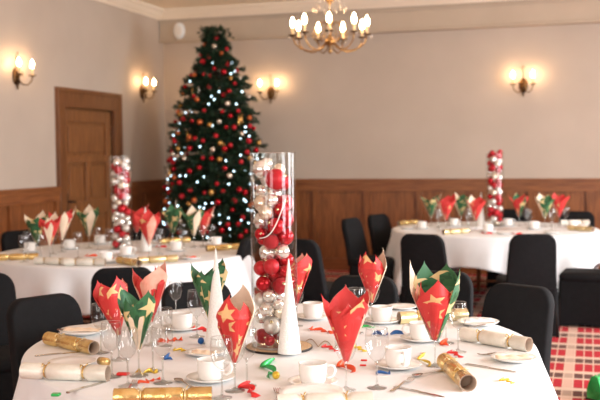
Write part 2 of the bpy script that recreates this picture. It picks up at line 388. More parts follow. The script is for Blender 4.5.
# ------------------------------------------------------------------ chairs
def outline_panel(w0, w1, z0, z1, rad, n=8):
    """closed outline in xz of a panel with rounded top corners"""
    pts = [(-w0/2, z0), (w0/2, z0)]
    steps = 6
    for i in range(1, steps): t = i/steps; pts.append((w0/2+(w1-w0)/2*t, z0+(z1-rad-z0)*t))
    for i in range(n+1):
        a = PI/2*i/n; pts.append((w1/2-rad+rad*math.cos(a), z1-rad+rad*math.sin(a)+.018*math.sin(a)))
    for i in range(n, -1, -1):
        a = PI/2*i/n; pts.append((-(w1/2-rad+rad*math.cos(a)), z1-rad+rad*math.sin(a)+.018*math.sin(a)))
    for i in range(steps-1, 0, -1): t = i/steps; pts.append((-(w0/2+(w1-w0)/2*t), z0+(z1-rad-z0)*t))
    return pts
def chair_meshes():
    H = .875
    ol = outline_panel(.42, .385, .40, H-.018, .085)
    cx, cz = 0, .62
    def lean(z): return -.02-.10*max(0, (z-.40)/.47)**1.25
    rings = []
    # y offsets with outline inset for a soft cushion edge (back at -y, the sitter faces +y)
    for dy, ins in ((-.032, .80), (-.030, .93), (-.020, .985), (0, 1), (.020, .985), (.030, .93), (.032, .80)):
        rings.append([(cx+(x-cx)*(1-(1-ins)*.35), lean(z)+dy-.20, cz+(z-cz)*(1-(1-ins)*.30)) for x, z in ol])
    back = MB().loft(rings, True, True, True).mesh('backrest', 'black')
    # seat cushion
    sr = []
    def sq(w, d, z, r=.05, n=4, y0=0):
        p = []
        for sx, sy, a0 in ((1, 1, 0), (-1, 1, 90), (-1, -1, 180), (1, -1, 270)):
            for i in range(n+1):
                a = math.radians(a0+90*i/n); p.append((sx*(w/2-r)+r*math.cos(a), y0+sy*(d/2-r)+r*math.sin(a), z))
        return p
    for w, d, z in ((.40, .40, .40), (.44, .44, .405), (.455, .455, .43), (.45, .45, .455), (.42, .42, .472), (.34, .34, .480), (.2, .2, .483)):
        sr.append(sq(w, d, z))
    seat = MB().loft(sr, True, True, True).mesh('seat', 'black')
    # stretch skirt: four walls with arched hems between the feet
    rings = []
    base = sq(.44, .44, 0, .03, 3)
    n = 64; top = []; bot = []
    def perim(t, w, z):
        t = (t % 1)*4; k = int(t); f = t-k; h = w/2
        c = [(h, -h), (h, h), (-h, h), (-h, -h)]
        a, b = c[k], c[(k+1) % 4]
        # pull the middle of each side inward a little
        q = (a[0]+(b[0]-a[0])*f, a[1]+(b[1]-a[1])*f)
        return q, f
    for lv in range(7):
        u = lv/6; ring = []
        for i in range(n):
            q, f = perim(i/n, .445, 0)
            arch = math.sin(PI*f)**.7
            zlow = .004+.02*arch
            z = .41+(zlow-.41)*u
            pull = 1-.07*arch*math.sin(PI*u*.5+.3)
            fl = 1+.05*u
            ring.append((q[0]*pull*fl, q[1]*pull*fl, z))
        rings.append(ring)
    skirt = MB().loft(rings, True, False, True).mesh('skirt', 'black')
    leg = MB()
    parts = []
    for sx in (1, -1):
        for sy in (1, -1):
            parts.append(MB().tube([(sx*.205, sy*.205, .40), (sx*.222, sy*.222, 0.0)], .014).mesh('leg', 'iron'))
    return back, seat, skirt, parts
CH = chair_meshes()
def chair(x, y, face, label, group, lean=0):
    """face: the point the sitter looks at"""
    a = math.atan2(face[1]-y, face[0]-x)-PI/2
    return assemble('banquet_chair', [('backrest', CH[0]), ('seat', CH[1]), ('skirt', CH[2])]+[('leg', m) for m in CH[3]], (x, y, 0), a, label, 'chair', group)
TN, TR, TL = (-1.25, 3.80), (-.96, 10.05), (-3.70, 7.07)
G1, G2, G3 = 'black covered chairs at the near table', 'black covered chairs at the right-hand far table', 'black covered chairs at the left-hand far table'
def chair_at(px, py, face, label, group, aim=None, dz=.875):
    """the middle of the top of the backrest seen at px, py"""
    p = on(px, py, dz-.01)
    f = aim or face
    d = Vector((f[0]-p.x, f[1]-p.y)).normalized()
    c = Vector((p.x, p.y))+d*.31
    return chair(c.x, c.y, (c.x+d.x, c.y+d.y), label, group)
chair_at(196, 284, TN, 'black covered chair at the back of the near table, behind the left white cone', G1)
chair_at(364, 278, TN, 'black covered chair behind the red star napkin glass at the back of the near table', G1)
chair_at(440, 273, TN, 'black covered chair behind the right napkin glass, beyond the pale gold cracker', G1, aim=(-1.0, 3.9))
chair_at(520, 287, TN, 'black covered chair with broad back at the right edge of the near table', G1, aim=(-1.1, 3.5))
chair_at(43, 298, TN, 'black covered chair beside the gold cracker at the left edge of the near table', G1, aim=(-1.5, 3.5))
chair_at(-20, 276, TN, 'black covered chair cut off by the left edge of the picture', G1, aim=(-1.6, 2.6))
chair_at(123, 269, TL, 'black covered chair behind the cluster of three napkin glasses, against the left table cloth', G3)
chair_at(247, 239, TL, 'black covered chair just left of the tall near vase, beside the left table cloth', G3)
chair_at(298, 240, TL, 'black covered chair just right of the tall near vase, standing free', G3, aim=(-1.6, 9.4))
chair(-4.72, 7.45, TL, 'black covered chair at the left table in front of the oak panelling', G3)
chair(-4.02, 8.12, TL, 'black covered chair at the left table in front of the oak door', G3)
chair_at(422, 235, TR, 'black covered chair in front of the right table, left of the two seen from behind', G2)
chair_at(533, 235, TR, 'black covered chair in front of the right table, right of the two seen from behind', G2)
chair_at(351, 219, TR, 'black covered chair left of the right table, nearer of the pair by the panelling', G2, aim=(-.9, 9.3))
c10 = chair_at(378, 215, TR, 'black covered chair beside the right table holding a red napkin on its seat', G2, aim=(-.9, 9.8))
chair_at(515, 210, TR, 'black covered chair behind the right table, beyond its tall vase', G2)
chair_at(577, 212, (-.3, 10.0), 'black covered chair behind the right table, at its far right end', G2)
chair(-.02, 8.86, (-1.5, 9.0), 'black covered chair pushed out at the right table, only its seat in view', G2)
chair(-1.35, 7.25+.95, (-1.1, 10), 'black covered chair tucked low in front of the right table beside the folded cloth', G2) if False else None

# ------------------------------------------------------------------ tables
def table(c, label, group='round banquet tables'):
    top = MB().lathe([(0, .715), (1.03, .715), (1.045, .72), (1.045, .738), (1.03, .742), (0, .742)], 64).mesh('tabletop', 'legwood')
    legs = []
    for a in (20, 110, 200, 290):
        x, y = .62*math.cos(math.radians(a)), .62*math.sin(math.radians(a))
        legs.append(('leg', MB().tube([(x, y, .715), (x*1.08, y*1.08, 0)], .024, 10).mesh('leg', 'legwood')))
    brace = MB().tube([(.62*math.cos(math.radians(20)), .62*math.sin(math.radians(20)), .2), (-.62*math.cos(math.radians(20)), -.62*math.sin(math.radians(20)), .2)], .012).mesh('brace', 'legwood')
    return assemble('banquet_table', [('tabletop', top)]+legs+[('stretcher', brace)], (c[0], c[1], 0), 0, label, 'table', group)
def cloth(c, S, ang, label, seed, R=1.06):
    rn = random.Random(seed); n = 288; rings = []
    rings.append([(0.001*math.cos(2*PI*i/n), .001*math.sin(2*PI*i/n), .75) for i in range(n)])
    for r in (.3, .6, .85, 1.0): rings.append([(r*math.cos(2*PI*i/n), r*math.sin(2*PI*i/n), .75) for i in range(n)])
    for r, z in ((R-.012, .7495), (R-.004, .746), (R, .738)): rings.append([(r*math.cos(2*PI*i/n), r*math.sin(2*PI*i/n), z) for i in range(n)])
    ph = [rn.uniform(0, 2*PI) for _ in range(4)]
    for lv in range(1, 15):
        u = lv/14; ring = []
        for i in range(n):
            t = 2*PI*i/n
            th = (t-ang+PI/4) % (PI/2)-PI/4             # 0 at a corner direction
            q = abs(PI/4-abs(th))                        # 0 at mid-side
            hang = S/math.cos(q)-R
            hang = min(hang, .725)
            z = .738-hang*u
            d = .738-z
            w = .55*math.sin(15*t+ph[0]+.8*math.sin(3*t+ph[1]))+.35*math.sin(24*t+ph[2]+.9*math.sin(5*t))+.2*math.sin(7*t+ph[3])
            cor = math.cos(th*2)**8
            amp = .12*min(1, (d/.45))**1.15
            r = R+.012*min(1, d*8)+amp*(w*.85+.38)+.06*d*cor
            ring.append((r*math.cos(t), r*math.sin(t), z))
        rings.append(ring)
    me = MB().loft(rings, True, False, True).mesh('tablecloth', 'cloth')
    o = link('tablecloth', me, None, (c[0], c[1], 0)); solidify(o, .002, -1)
    tag(o, label, 'tablecloth', 'white tablecloths')
    return o
table(TN, 'round banquet table under the nearest white cloth')
table(TR, 'round banquet table under the white cloth by the panelled back wall')
table(TL, 'round banquet table under the white cloth before the tree and door')
cloth(TN, 1.36, math.radians(-80), 'white tablecloth on the nearest round table, laid with the large red napkins', 1)
cloth(TR, 1.33, math.radians(-52), 'white tablecloth with deep folds on the right table by the back wall', 2)
cloth(TL, 1.36, math.radians(-112), 'white tablecloth hanging in soft folds on the left table near the door', 3)

# ------------------------------------------------------------------ tableware
def glass_meshes(n=24, foot_r=.034, bowl_r=.037, h=.20, stem=.095):
    foot = MB().lathe([(0, .0), (foot_r, .0), (foot_r, .002), (.012, .005), (.005, .012), (0, .012)], n).mesh('foot', 'rim')
    st = MB().lathe([(.0045, .010), (.0035, .03), (.0035, stem-.015), (.006, stem-.004), (.004, stem+.002)], 12).mesh('stem', 'rim')
    b = h-stem
    prof = [(0, stem), (.012, stem+.003), (.024, stem+.015), (.033, stem+.035), (bowl_r+.001, stem+.055), (bowl_r, stem+b*.8), (bowl_r-.003, h)]
    bowl = MB().lathe(prof, n)
    bm = bowl.mesh('bowl', 'wineglass')
    rim = MB().lathe([(bowl_r-.0042, h), (bowl_r-.0035, h+.0012), (bowl_r-.0022, h), (bowl_r-.003, h-.001), (bowl_r-.0042, h)], n).mesh('rim', 'rim')
    return [('foot', foot), ('stem', st), ('bowl', bm, [('rim', rim)])]
GL = glass_meshes()
GLW = glass_meshes(bowl_r=.040, h=.205, stem=.090)
def wine_glass(x, y, label, group, z=.752, wide=False, s=1, ptn=True):
    p = on(x, y, z) if ptn else Vector((x, y, z))
    return assemble('wine_glass', GLW if wide else GL, p, rnd.uniform(0, 6), label, 'wine glass', group, s)

def napkin_mesh(sheets, seed=0, slope=.34, stars=True):
    """sheets: (angle deg, half width deg, length, flare, material index). Kite-shaped folds wrapped round a cone, tip at the origin"""
    rn = random.Random(seed); mb = MB(); mb.uv = []
    for si, (ang, hw, L, flare, mi) in enumerate(sheets):
        nu, nv = 14, 16; vs = []; A = math.radians(ang); W = math.radians(hw)
        sh = .70+rn.uniform(-.05, .05); off = .0015*si; u0, v0 = rn.uniform(0, .3), rn.uniform(0, .3)
        for j in range(nv+1):
            v = j/nv; h = L*v
            if v <= sh: wid = 1; r = slope*h
            else:
                wid = max(.02, (1-v)/(1-sh))**.85; r = slope*L*sh+(h-L*sh)*(slope+flare-.34)
            for i in range(nu+1):
                u = -1+2*i/nu; t = A+W*u*wid
                rr = r+.003+off+.004*math.sin(5*t+si)*v
                if v > sh: rr += .25*flare*(h-L*sh)*(1-abs(u))
                z = h*(1-.05*abs(u))
                vs.append((rr*math.cos(t), rr*math.sin(t), z))
                mb.uv.append((t*(.05)+u0+.0, h+v0))
        fs = []
        for j in range(nv):
            for i in range(nu):
                a = j*(nu+1)+i; fs.append((a, a+1, a+nu+2, a+nu+1))
        mb.add(vs, fs, False, mi)
    return mb
NM = [None]
def napkin(x, y, sheets, seed, label, group, cat='napkin', mats=('red', 'red2', 'cream', 'green', 'pink'), z=.752, tip=.097, lean=(0, 0), rot=0, s=1, ptn=True, slope=.34):
    p = on(x, y, z) if ptn else Vector((x, y, z))
    mb = napkin_mesh(sheets, seed, slope)
    inner = {0: 1, 1: 4, 2: 2, 3: 3, 4: 1}
    # outer shell + inner lining
    me = mb.mesh('napkin', list(mats)+[mats[inner[i]] for i in range(5)])
    o = link('paper_napkin', me, None, (p.x, p.y, p.z+tip*s), (lean[0], lean[1], rot)); o.scale = (s,)*3
    solidify(o, .0012, -1, 5)
    tag(o, label, cat, group)
    return o
CA = -90-17   # direction facing the camera, degrees (world)
GN, GG = 'paper napkins fanned in glasses on the near table', 'wine glasses holding napkins on the near table'
def setting(px, py, sheets, seed, nlabel, glabel, ng=GN, gg=GG, lean=(0, 0), tip=.097, s=1, slope=.37):
    wine_glass(px, py, glabel, gg, s=s)
    return napkin(px, py, sheets, seed, nlabel, ng, lean=lean, tip=tip, s=s, slope=slope)
# near table: red left, red behind, green in front
setting(119, 360, [(CA-10, 88, .215, -.25, 0), (CA+80, 70, .235, -.1, 0), (CA-95, 70, .225, .1, 0), (CA+180, 90, .215, .1, 1)], 1,
        'red star napkin with folded-over top, leftmost of the three clustered together', 'wine glass holding the leftmost red napkin on the near table', lean=(0, -.16))
setting(151, 345, [(CA-10, 85, .20, -.1, 1), (CA-75, 60, .225, .25, 4), (CA+70, 65, .25, .15, 4), (CA+160, 90, .255, -.1, 1), (CA+190, 40, .235, -.3, 0)], 2,
        'red napkin with pink points standing behind the green napkin', 'wine glass hidden behind the green napkin, holding a red one')
setting(139, 376, [(CA-15, 88, .195, -.1, 3), (CA-85, 60, .235, .15, 3), (CA+75, 65, .225, .15, 3), (CA+150, 60, .21, .0, 3), (CA+35, 30, .17, -.15, 2)], 3,
        'green napkin with cream star in the front of the left cluster', 'wine glass holding the green napkin in the left cluster')
setting(210, 343, [(CA, 85, .22, -.1, 3), (CA-75, 65, .245, .2, 3), (CA+75, 65, .25, .2, 3), (CA+170, 80, .26, .0, 3)], 4,
        'green napkin with gold star behind the left white cone', 'wine glass holding the green and gold napkin behind the left white cone')
setting(235, 391, [(CA-5, 95, .235, -.6, 0), (CA+95, 75, .21, -.4, 0), (CA-95, 70, .205, -.35, 0), (CA+175, 80, .265, -.4, 2)], 5,
        'large red napkin with gold stars in front of the left white cone', 'wine glass holding the large red star napkin in front of the left cone')
setting(346, 390, [(CA-5, 88, .20, -.1, 0), (CA-80, 62, .225, .3, 0), (CA+75, 62, .225, .3, 0), (CA+40, 50, .21, .0, 1), (CA-150, 60, .25, .1, 4), (CA+150, 60, .24, .1, 4)], 6,
        'red napkin opened in four points, in front of the right white cone', 'wine glass holding the four-pointed red napkin right of the front cone')
setting(372, 323, [(CA-15, 90, .245, -.35, 0), (CA+75, 75, .23, -.35, 0), (CA-90, 65, .225, .0, 0), (CA+150, 60, .255, -.15, 2)], 7,
        'red star napkin with cream corner at the back of the near table', 'wine glass holding the red napkin at the back of the near table')
setting(435, 366, [(CA-38, 62, .225, -.15, 0), (CA+38, 62, .24, -.35, 0), (CA, 60, .20, -.3, 1), (CA-95, 50, .21, .1, 1), (CA+95, 50, .21, .1, 0), (CA+170, 85, .285, -.15, 3), (CA-130, 40, .29, .0, 3), (CA+110, 40, .275, -.05, 3), (CA-95, 26, .295, .05, 2)], 8,
        'red napkin backed by a green one in the glass at the right', 'wine glass holding the red and green napkins at the right of the near table', slope=.41)
setting(296, 326, [(CA, 90, .24, -.25, 0), (CA+80, 70, .25, .05, 0), (CA-90, 70, .23, -.05, 0), (CA+180, 90, .24, -.2, 1)], 9,
        'red star napkin mostly hidden behind the right white cone and tall vase', 'wine glass standing behind the tall near vase, holding a red napkin')
GE = 'empty wine glasses on the near table'
wine_glass(197, 337, 'clear wine glass with large bowl standing before the green and gold napkin', GE, wide=True)
wine_glass(377, 388, 'empty clear wine glass right of the four-pointed red napkin', GE, wide=True)
wine_glass(101, 353, 'empty wine glass beside the open end of the gold cracker at left', GE)
wine_glass(128, 386, 'empty wine glass in front of the left napkin cluster', GE)
wine_glass(153, 371, 'empty wine glass just right of the green napkin', GE)
wine_glass(247, 386, 'empty wine glass touching the large red star napkin on its right side', GE)
wine_glass(458, 352, 'empty wine glass between the red and green napkin and the white cracker', GE)
wine_glass(446, 343, 'empty wine glass behind the right red napkin, near the pale gold cracker', GE)
wine_glass(112, 377, 'empty wine glass left of the green napkin glass, near the red box', GE)
wine_glass(163, 383, 'empty wine glass right of the left cluster, above the fork', GE)
wine_glass(222, 398, 'empty wine glass at the bottom edge left of the large red napkin', GE)
wine_glass(356, 333, 'empty wine glass behind the four-pointed red napkin', GE)
wine_glass(176, 318, 'empty wine glass at the back left, behind the teacup', GE, s=.9)
wine_glass(166, 346, 'small clear glass between the left cluster and the teacup', GE, s=.8)

# cups
def cup_meshes(n=28):
    body = MB().lathe([(0, .004), (.030, .004), (.036, 0), (.040, .003), (.044, .012), (.047, .03), (.049, .066), (.0500, .072), (.0480, .073), (.0465, .066), (.0440, .03), (.040, .012), (0, .010)], n)
    hd = [(.047, 0, .058), (.058, 0, .064), (.072, 0, .060), (.078, 0, .045), (.072, 0, .028), (.058, 0, .018), (.046, 0, .020)]
    return [('cup_body', body.mesh('cup_body', 'china')), ('handle', MB().tube(hd, .0045, 8).mesh('handle', 'china'))]
CUP = cup_meshes()
SAU = MB().lathe([(0, .003), (.038, .003), (.042, 0), (.046, .002), (.065, .007), (.086, .016), (.0875, .018), (.086, .0195), (.064, .011), (.044, .007), (0, .006)], 36).mesh('saucer', 'china')
GC, GS = 'white teacups on the near table', 'white saucers on the near table'
def saucer(x, y, label, group=GS, z=.752, s=1, name='saucer'):
    p = on(x, y, z); o = link(name, SAU, None, p); o.scale = (s,)*3; tag(o, label, name, group); return o
def teacup(x, y, hang, where, cg=GC, sg=GS, z=.752, s=1):
    p = on(x, y, z); saucer(x, y, 'white saucer under teacup '+where, sg, z, s)
    assemble('teacup', CUP, (p.x, p.y, p.z+.0065*s), math.radians(hang), 'white teacup '+where, 'teacup', cg, s)
teacup(182, 330, 200, 'behind the orange streamer, left of the white cone')
teacup(313, 319, 10, 'behind the right white cone, by the dark chair gap')
teacup(313, 385, 15, 'in the front middle of the near table')
teacup(211, 381, 5, 'left of the large red star napkin')
teacup(398, 368, -60, 'between the empty wine glass and the right napkin glass')
teacup(421, 341, -170, 'left of the right-hand red and green napkin')
teacup(382, 323, 160, 'beside the back red star napkin, above the blue streamer')
for x, y, w, sc_ in ((205, 355, 'with nothing on it, below the blue reel', .9), (84, 334, 'at the left rear edge, behind the gold cracker', 1.25), (402, 309, 'at the back edge of the near table, behind the pale gold cracker', .9),
                (478, 325, 'at the back right, behind the white cracker', 1.1), (514, 361, 'at the right edge of the near table', 1.0), (312, 398, 'largest, below the front teacup', 1.25), (72, 366, 'at the left edge, partly under the pearl cracker', 1.05)):
    saucer(x, y, 'white side plate '+w, 'white side plates on the near table', s=sc_, name='side_plate')

# crackers
def cracker_meshes(L, r, mat, tie):
    def tubepart(x0, x1, flare0=0, flare1=0, open_=False):
        mb = MB(); n = 20; rings = []
        for x, rr in ((x0, r+flare0), (x0+.006, r), (x1-.006, r), (x1, r+flare1)):
            rings.append([(x, rr*math.cos(2*PI*i/n), r+rr*math.sin(2*PI*i/n)) for i in range(n)])
        mb.loft(rings, True, False, True)
        return mb
    h = L/2; a = h*.40; b = h*.50
    def disc(mb, x, rr, mi):
        n = 20; mb.add([(x, rr*math.cos(2*PI*i/n), r+rr*math.sin(2*PI*i/n)) for i in range(n)], [tuple(range(n))], False, mi)
    mid = tubepart(-a, a, -.004, -.004)
    ends = []
    for s in (-1, 1):
        mb = MB(); n = 20; rings = []
        for x, rr in ((b, r*.72), (b+.012, r), (h, r), (h, r*.88), (b+.02, r*.88)):
            rings.append([(s*x, rr*math.cos(2*PI*i/n), r+rr*math.sin(2*PI*i/n)) for i in range(n)])
        mb.loft(rings[:3], True, False, True, 0); mb.loft(rings[2:], True, False, True, 1); disc(mb, s*(b+.02), r*.88, 1)
        ends.append(mb.mesh('end_tube', [mat, 'card']))
    ties = []
    for s in (-1, 1):
        mb = MB(); n = 20; rings = []
        for x, rr in ((a-.002, r*.95), ((a+b)/2-.003, r*.62), ((a+b)/2+.003, r*.62), (b+.002, r*.76)):
            rings.append([(s*x, rr*(1+.07*math.cos(PI*i))*math.cos(2*PI*i/n), r+rr*math.sin(2*PI*i/n)) for i in range(n)])
        mb.loft(rings, True, False, False); 
        q = []
        for i in range(17):
            t = 2*PI*i/16; q.append((s*(a+b)/2, (r*.68)*math.cos(t), r+(r*.68)*math.sin(t)))
        rb = MB().tube(q, .0028, 6, caps=False)
        rb.tube([(s*(a+b)/2, 0, r*1.68), (s*(a+b)/2+.008, .01, r*1.68+.010), (s*(a+b)/2+.004, .02, r*1.6+.006)], .002, 5)
        rb.tube([(s*(a+b)/2, 0, r*1.68), (s*(a+b)/2-.008, -.01, r*1.68+.010), (s*(a+b)/2-.004, -.02, r*1.6+.004)], .002, 5)
        ties.append(('waist', mb.mesh('waist', mat), [('ribbon', rb.mesh('ribbon', tie))]))
    return [('barrel', mid.mesh('barrel', mat)), ('end_tube', ends[0]), ('end_tube', ends[1])]+ties
CKG = cracker_meshes(.30, .026, 'gold', 'palegold')
CKS = cracker_meshes(.30, .027, 'silver', 'gold')
CKP = cracker_meshes(.30, .026, 'palegold', 'gold')
def cracker(x0, y0, x1, y1, kind, label, group, z=.752, fixed=True):
    a, b = on(x0, y0, z+.02), on(x1, y1, z+.02); c = (a+b)/2; d = b-a
    s = d.length/.30 if fixed else 1
    s = max(.75, min(1.15, s))
    return assemble('christmas_cracker', {'g': CKG, 's': CKS, 'p': CKP}[kind], (c.x, c.y, z), math.atan2(d.y, d.x), label, 'christmas cracker', group, s)
STREAM = []
GK = 'christmas crackers on the near table'
cracker(48, 340, 94, 350, 'g', 'gold foil cracker at the left rear edge of the near table', GK)
cracker(23, 373, 108, 376, 's', 'pearl white cracker with gold ties at the left edge of the near table', GK)
cracker(114, 399, 212, 397, 'g', 'gold cracker lying along the bottom edge in front of the fork', GK)
cracker(443, 362, 470, 388, 'g', 'gold cracker with open end pointing at the camera', GK)
cracker(463, 336, 529, 347, 's', 'white cracker at the right rear edge of the near table', GK)
cracker(399, 320, 466, 316, 'p', 'pale gold cracker behind the right napkin glass', GK)
cracker(277, 405, 372, 402, 's', 'pearl white cracker at the bottom edge below the front teacup', GK)

for a_, m_, l_ in ((((322, 346), (338, 352)), 'redp', 'thin red streamer between the right cone and the four-pointed napkin'), (((140, 384), (160, 379)), 'orange', 'orange streamer in front of the left napkin cluster'), (((448, 352), (462, 358)), 'redp', 'red streamer beside the right napkin glass foot'),
                (((172, 350), (190, 352)), 'yellow', 'yellow foil streamer left of the plate with folded paper'), (((352, 347), (366, 352)), 'yellow', 'yellow foil streamer behind the empty glass in the middle right'), (((500, 380), (514, 384)), 'yellow', 'small yellow foil streamer at the right edge of the near table')):
    STREAM.append((a_, m_, l_))
# cutlery
def cutlery():
    def flat(path):          # (x, halfwidth, z, thick)
        rings = []
        for x, w, z, t in path: rings.append([(x, -w, z), (x, w, z), (x, w, z+t), (x, -w, z+t)])
        return rings
    knife = MB().loft(flat([(-.105, .004, 0, .004), (-.10, .007, 0, .005), (-.02, .0055, 0, .005), (0, .005, 0, .004), (.005, .009, 0, .002), (.07, .0095, 0, .002), (.098, .006, 0, .002), (.105, .001, 0, .001)]), True, True, False).mesh('knife', 'steel')
    fk = MB().loft(flat([(-.10, .003, .001, .003), (-.095, .008, .001, .003), (-.03, .004, .004, .003), (.02, .003, .009, .003), (.035, .009, .006, .002), (.05, .012, .004, .002)]), True, True, False)
    for k in range(4):
        y = -.0100+.0067*k
        fk.loft([[(x, y-.0014, z), (x, y+.0014, z), (x, y+.0014, z+.0015), (x, y-.0014, z+.0015)] for x, z in ((.048, .004), (.07, .003), (.092, .008))], True, True, False)
    fork = fk.mesh('fork', 'steel')
    sp = MB().loft(flat([(-.085, .003, .001, .003), (-.08, .007, .001, .003), (-.02, .003, .004, .003), (.025, .003, .008, .003)]), True, True, False)
    n = 16; rings = []
    for k in range(5):
        f = k/4; rings.append([(.045+.024*f*math.cos(2*PI*i/n), .015*f*math.sin(2*PI*i/n), .001+.007*f*f) for i in range(n)])
    for f, dz in ((1, .0015), (.7, .001), (.3, .001), (0.01, .001)): rings.append([(.045+.024*f*math.cos(2*PI*i/n), .015*f*math.sin(2*PI*i/n), dz+.001+.007*f*f) for i in range(n)])
    sp.loft(rings, True, True, True)
    return knife, fork, sp.mesh('spoon', 'steel')
KN, FK, SP = cutlery()
def ware(kind, x0, y0, x1, y1, label, z=.7525, tilt=0):
    a, b = on(x0, y0, z), on(x1, y1, z); c = (a+b)/2; d = b-a
    me = {'knife': KN, 'fork': FK, 'spoon': SP}[kind]
    o = link(kind, me, None, (c.x, c.y, z), (0, tilt, math.atan2(d.y, d.x)))
    return tag(o, label, kind, 'loose cutlery on the near table')
ware('knife', 58, 396, 118, 378, 'steel knife lying below the pearl cracker at the left front')
ware('fork', 122, 398, 138, 380, 'steel fork with tines up behind the bottom gold cracker')
ware('spoon', 197, 390, 172, 379, 'steel spoon with its bowl left of the teacup, above the gold cracker')
ware('knife', 30, 357, 92, 351, 'steel knife behind the pearl cracker at the left edge')
ware('fork', 392, 392, 412, 380, 'steel fork crossed under a spoon near the open gold cracker')
ware('spoon', 440, 372, 412, 378, 'steel spoon crossing the fork near the open gold cracker')
ware('knife', 388, 386, 452, 399, 'long steel knife at the front right of the near table')
ware('knife', 462, 364, 520, 373, 'steel knife at the right edge, right of the open gold cracker')
ware('fork', 528, 354, 472, 356, 'steel fork beneath the white cracker at the right edge')
ware('fork', 283, 404, 277, 391, 'steel fork pointing up beside the front plate')
ware('knife', 60, 330, 96, 332, 'steel knife at the left rear edge of the near table', z=.775)
ware('knife', 448, 333, 495, 322, 'steel knife on the plate at the back right', z=.777)

# cones, vase, plates
def cone(x, y, h, r, label, group='white cone decorations', z=.752, n=28):
    p = on(x, y, z+(.0115 if 289 < x < 290 else 0))
    prof = [(0, 0), (r, 0), (r, .006)]+[(r*(1-t)+.002*t, .006+(h-.008)*t) for t in [i/24 for i in range(1, 25)]]+[(0, h)]
    mb = MB().lathe(prof, n)
    o = link('decorative_cone', mb.mesh('cone', 'cone'), None, p)
    return tag(o, label, 'cone decoration', group)
cone(289.5, 352.5, .375, .047, 'tall white cone in front of the right side of the tall near vase')
cone(217, 346, .41, .050, 'tall white cone behind the large red star napkin, left of the near vase')
cone(146, 251, .37, .05, 'small white cone right of the vase on the left table')
cone(481, 226, .37, .05, 'small white cone left of the vase on the right table')

def vase_meshes(R, H):
    n = 48
    body = MB().lathe([(R, .008), (R, H)], n).lathe([(R-.004, H), (R-.004, .012)], n)
    base = MB().lathe([(0, 0), (R, 0), (R, .010), (0, .010)], n, smooth=False)
    rim = MB().lathe([(R-.004, H), (R-.002, H+.003), (R, H), (R-.004, H)], n)
    return [('cylinder_wall', body.mesh('cylinder_wall', 'glass')), ('base', base.mesh('base', 'rim')), ('rim', rim.mesh('rim', 'rim'))]
VR, VH = .094, .79
VM = vase_meshes(VR, VH)
def bauble_mesh(kind, n=24, m=16):
    return MB().sphere((0, 0, 0), 1, n, m).mesh('bauble', kind)
BM = {k_: bauble_mesh(k_) for k_ in ('baured', 'baumatt', 'bauglit', 'bausil', 'bausmatt', 'bauchamp', 'baugold', 'baucop')}
BL = {k_: MB().sphere((0, 0, 0), 1, 14, 9).mesh('bauble', k_) for k_ in BM}
ribm = MB()
def ribbed(kind):
    mb = MB(); n, m_ = 32, 16; rings = []
    mb.sphere((0, 0, 0), 1, n, m_)
    mb.v = [(x*(1+.05*math.cos(8*math.atan2(y, x))), y*(1+.05*math.cos(8*math.atan2(y, x))), z) for x, y, z in mb.v]
    return mb.mesh('ribbed', kind)
BR = {k_: ribbed(k_) for k_ in ('baured', 'bausil', 'bauchamp')}
CAPM = MB().lathe([(.20, .96), (.20, 1.10), (.12, 1.13), (0, 1.13)], 12)
CAPM.tube([(0.09*math.cos(t), 0, 1.17+.09*math.sin(t)) for t in [2*PI*i/10 for i in range(11)]], .018, 5, caps=False)
CAPM = CAPM.mesh('hanger_cap', 'cap')
def bauble(p, r, kind, label, group, cap=True, low=False, rib=False, tilt=None):
    me = BR[kind] if rib and kind in BR else (BL if low else BM)[kind]
    o = link('bauble', me, None, p, tilt or (rnd.uniform(-1.4, 1.4), rnd.uniform(-1.4, 1.4), rnd.uniform(0, 6)))
    o.scale = (r,)*3; tag(o, label, 'bauble', group)
    if cap: link('hanger_cap', CAPM, o)
    return o
def pack(R, H, seed, radii, first=()):
    rn = random.Random(seed); balls = list(first)
    fails = 0
    while True:
        r = rn.choice(radii); best = None
        for _ in range(420):
            a = rn.uniform(0, 2*PI); q = (R-.006-r)*(1 if rn.random() < .75 else math.sqrt(rn.random()))
            x, y = q*math.cos(a), q*math.sin(a); z = .012+r
            for (bx, by, bz, br) in balls:
                d2 = (x-bx)**2+(y-by)**2; s = r+br+.0004
                if d2 < s*s: z = max(z, bz+math.sqrt(s*s-d2))
            if best is None or z < best[2]: best = (x, y, z, r)
        if best[2]+r > H+.015: fails += 1
        else: balls.append(best); fails = 0
        if fails > 4: break
    return balls
KN_ = {'baured': 'shiny red', 'baumatt': 'satin red', 'bauglit': 'glitter red', 'bausil': 'mirror silver', 'bausmatt': 'satin silver', 'bauchamp': 'champagne silver'}
def fill(c, balls, zone, where, low, seed):
    rn = random.Random(seed)
    bands = [(.0, 'at the foot of'), (.2, 'low in'), (.4, 'halfway up'), (.6, 'high in'), (.82, 'at the top of')]
    for (x, y, z, r) in balls:
        side = x*math.cos(YAW)-y*math.sin(YAW)       # + to the right as seen
        col = zone(z, side, rn)
        kind = rn.choice({'r': ['baured', 'baumatt', 'baured', 'bauglit'], 's': ['bausil', 'bausmatt', 'bauchamp', 'bausil']}[col])
        bd = [t for zz, t in bands if z/VH >= zz][-1]
        bauble((c.x+x, c.y+y, c.z+z), r, kind, '%s bauble %s %s' % (KN_[kind], bd, where), 'baubles in '+where, cap=not low, low=low, rib=(rn.random() < .3))
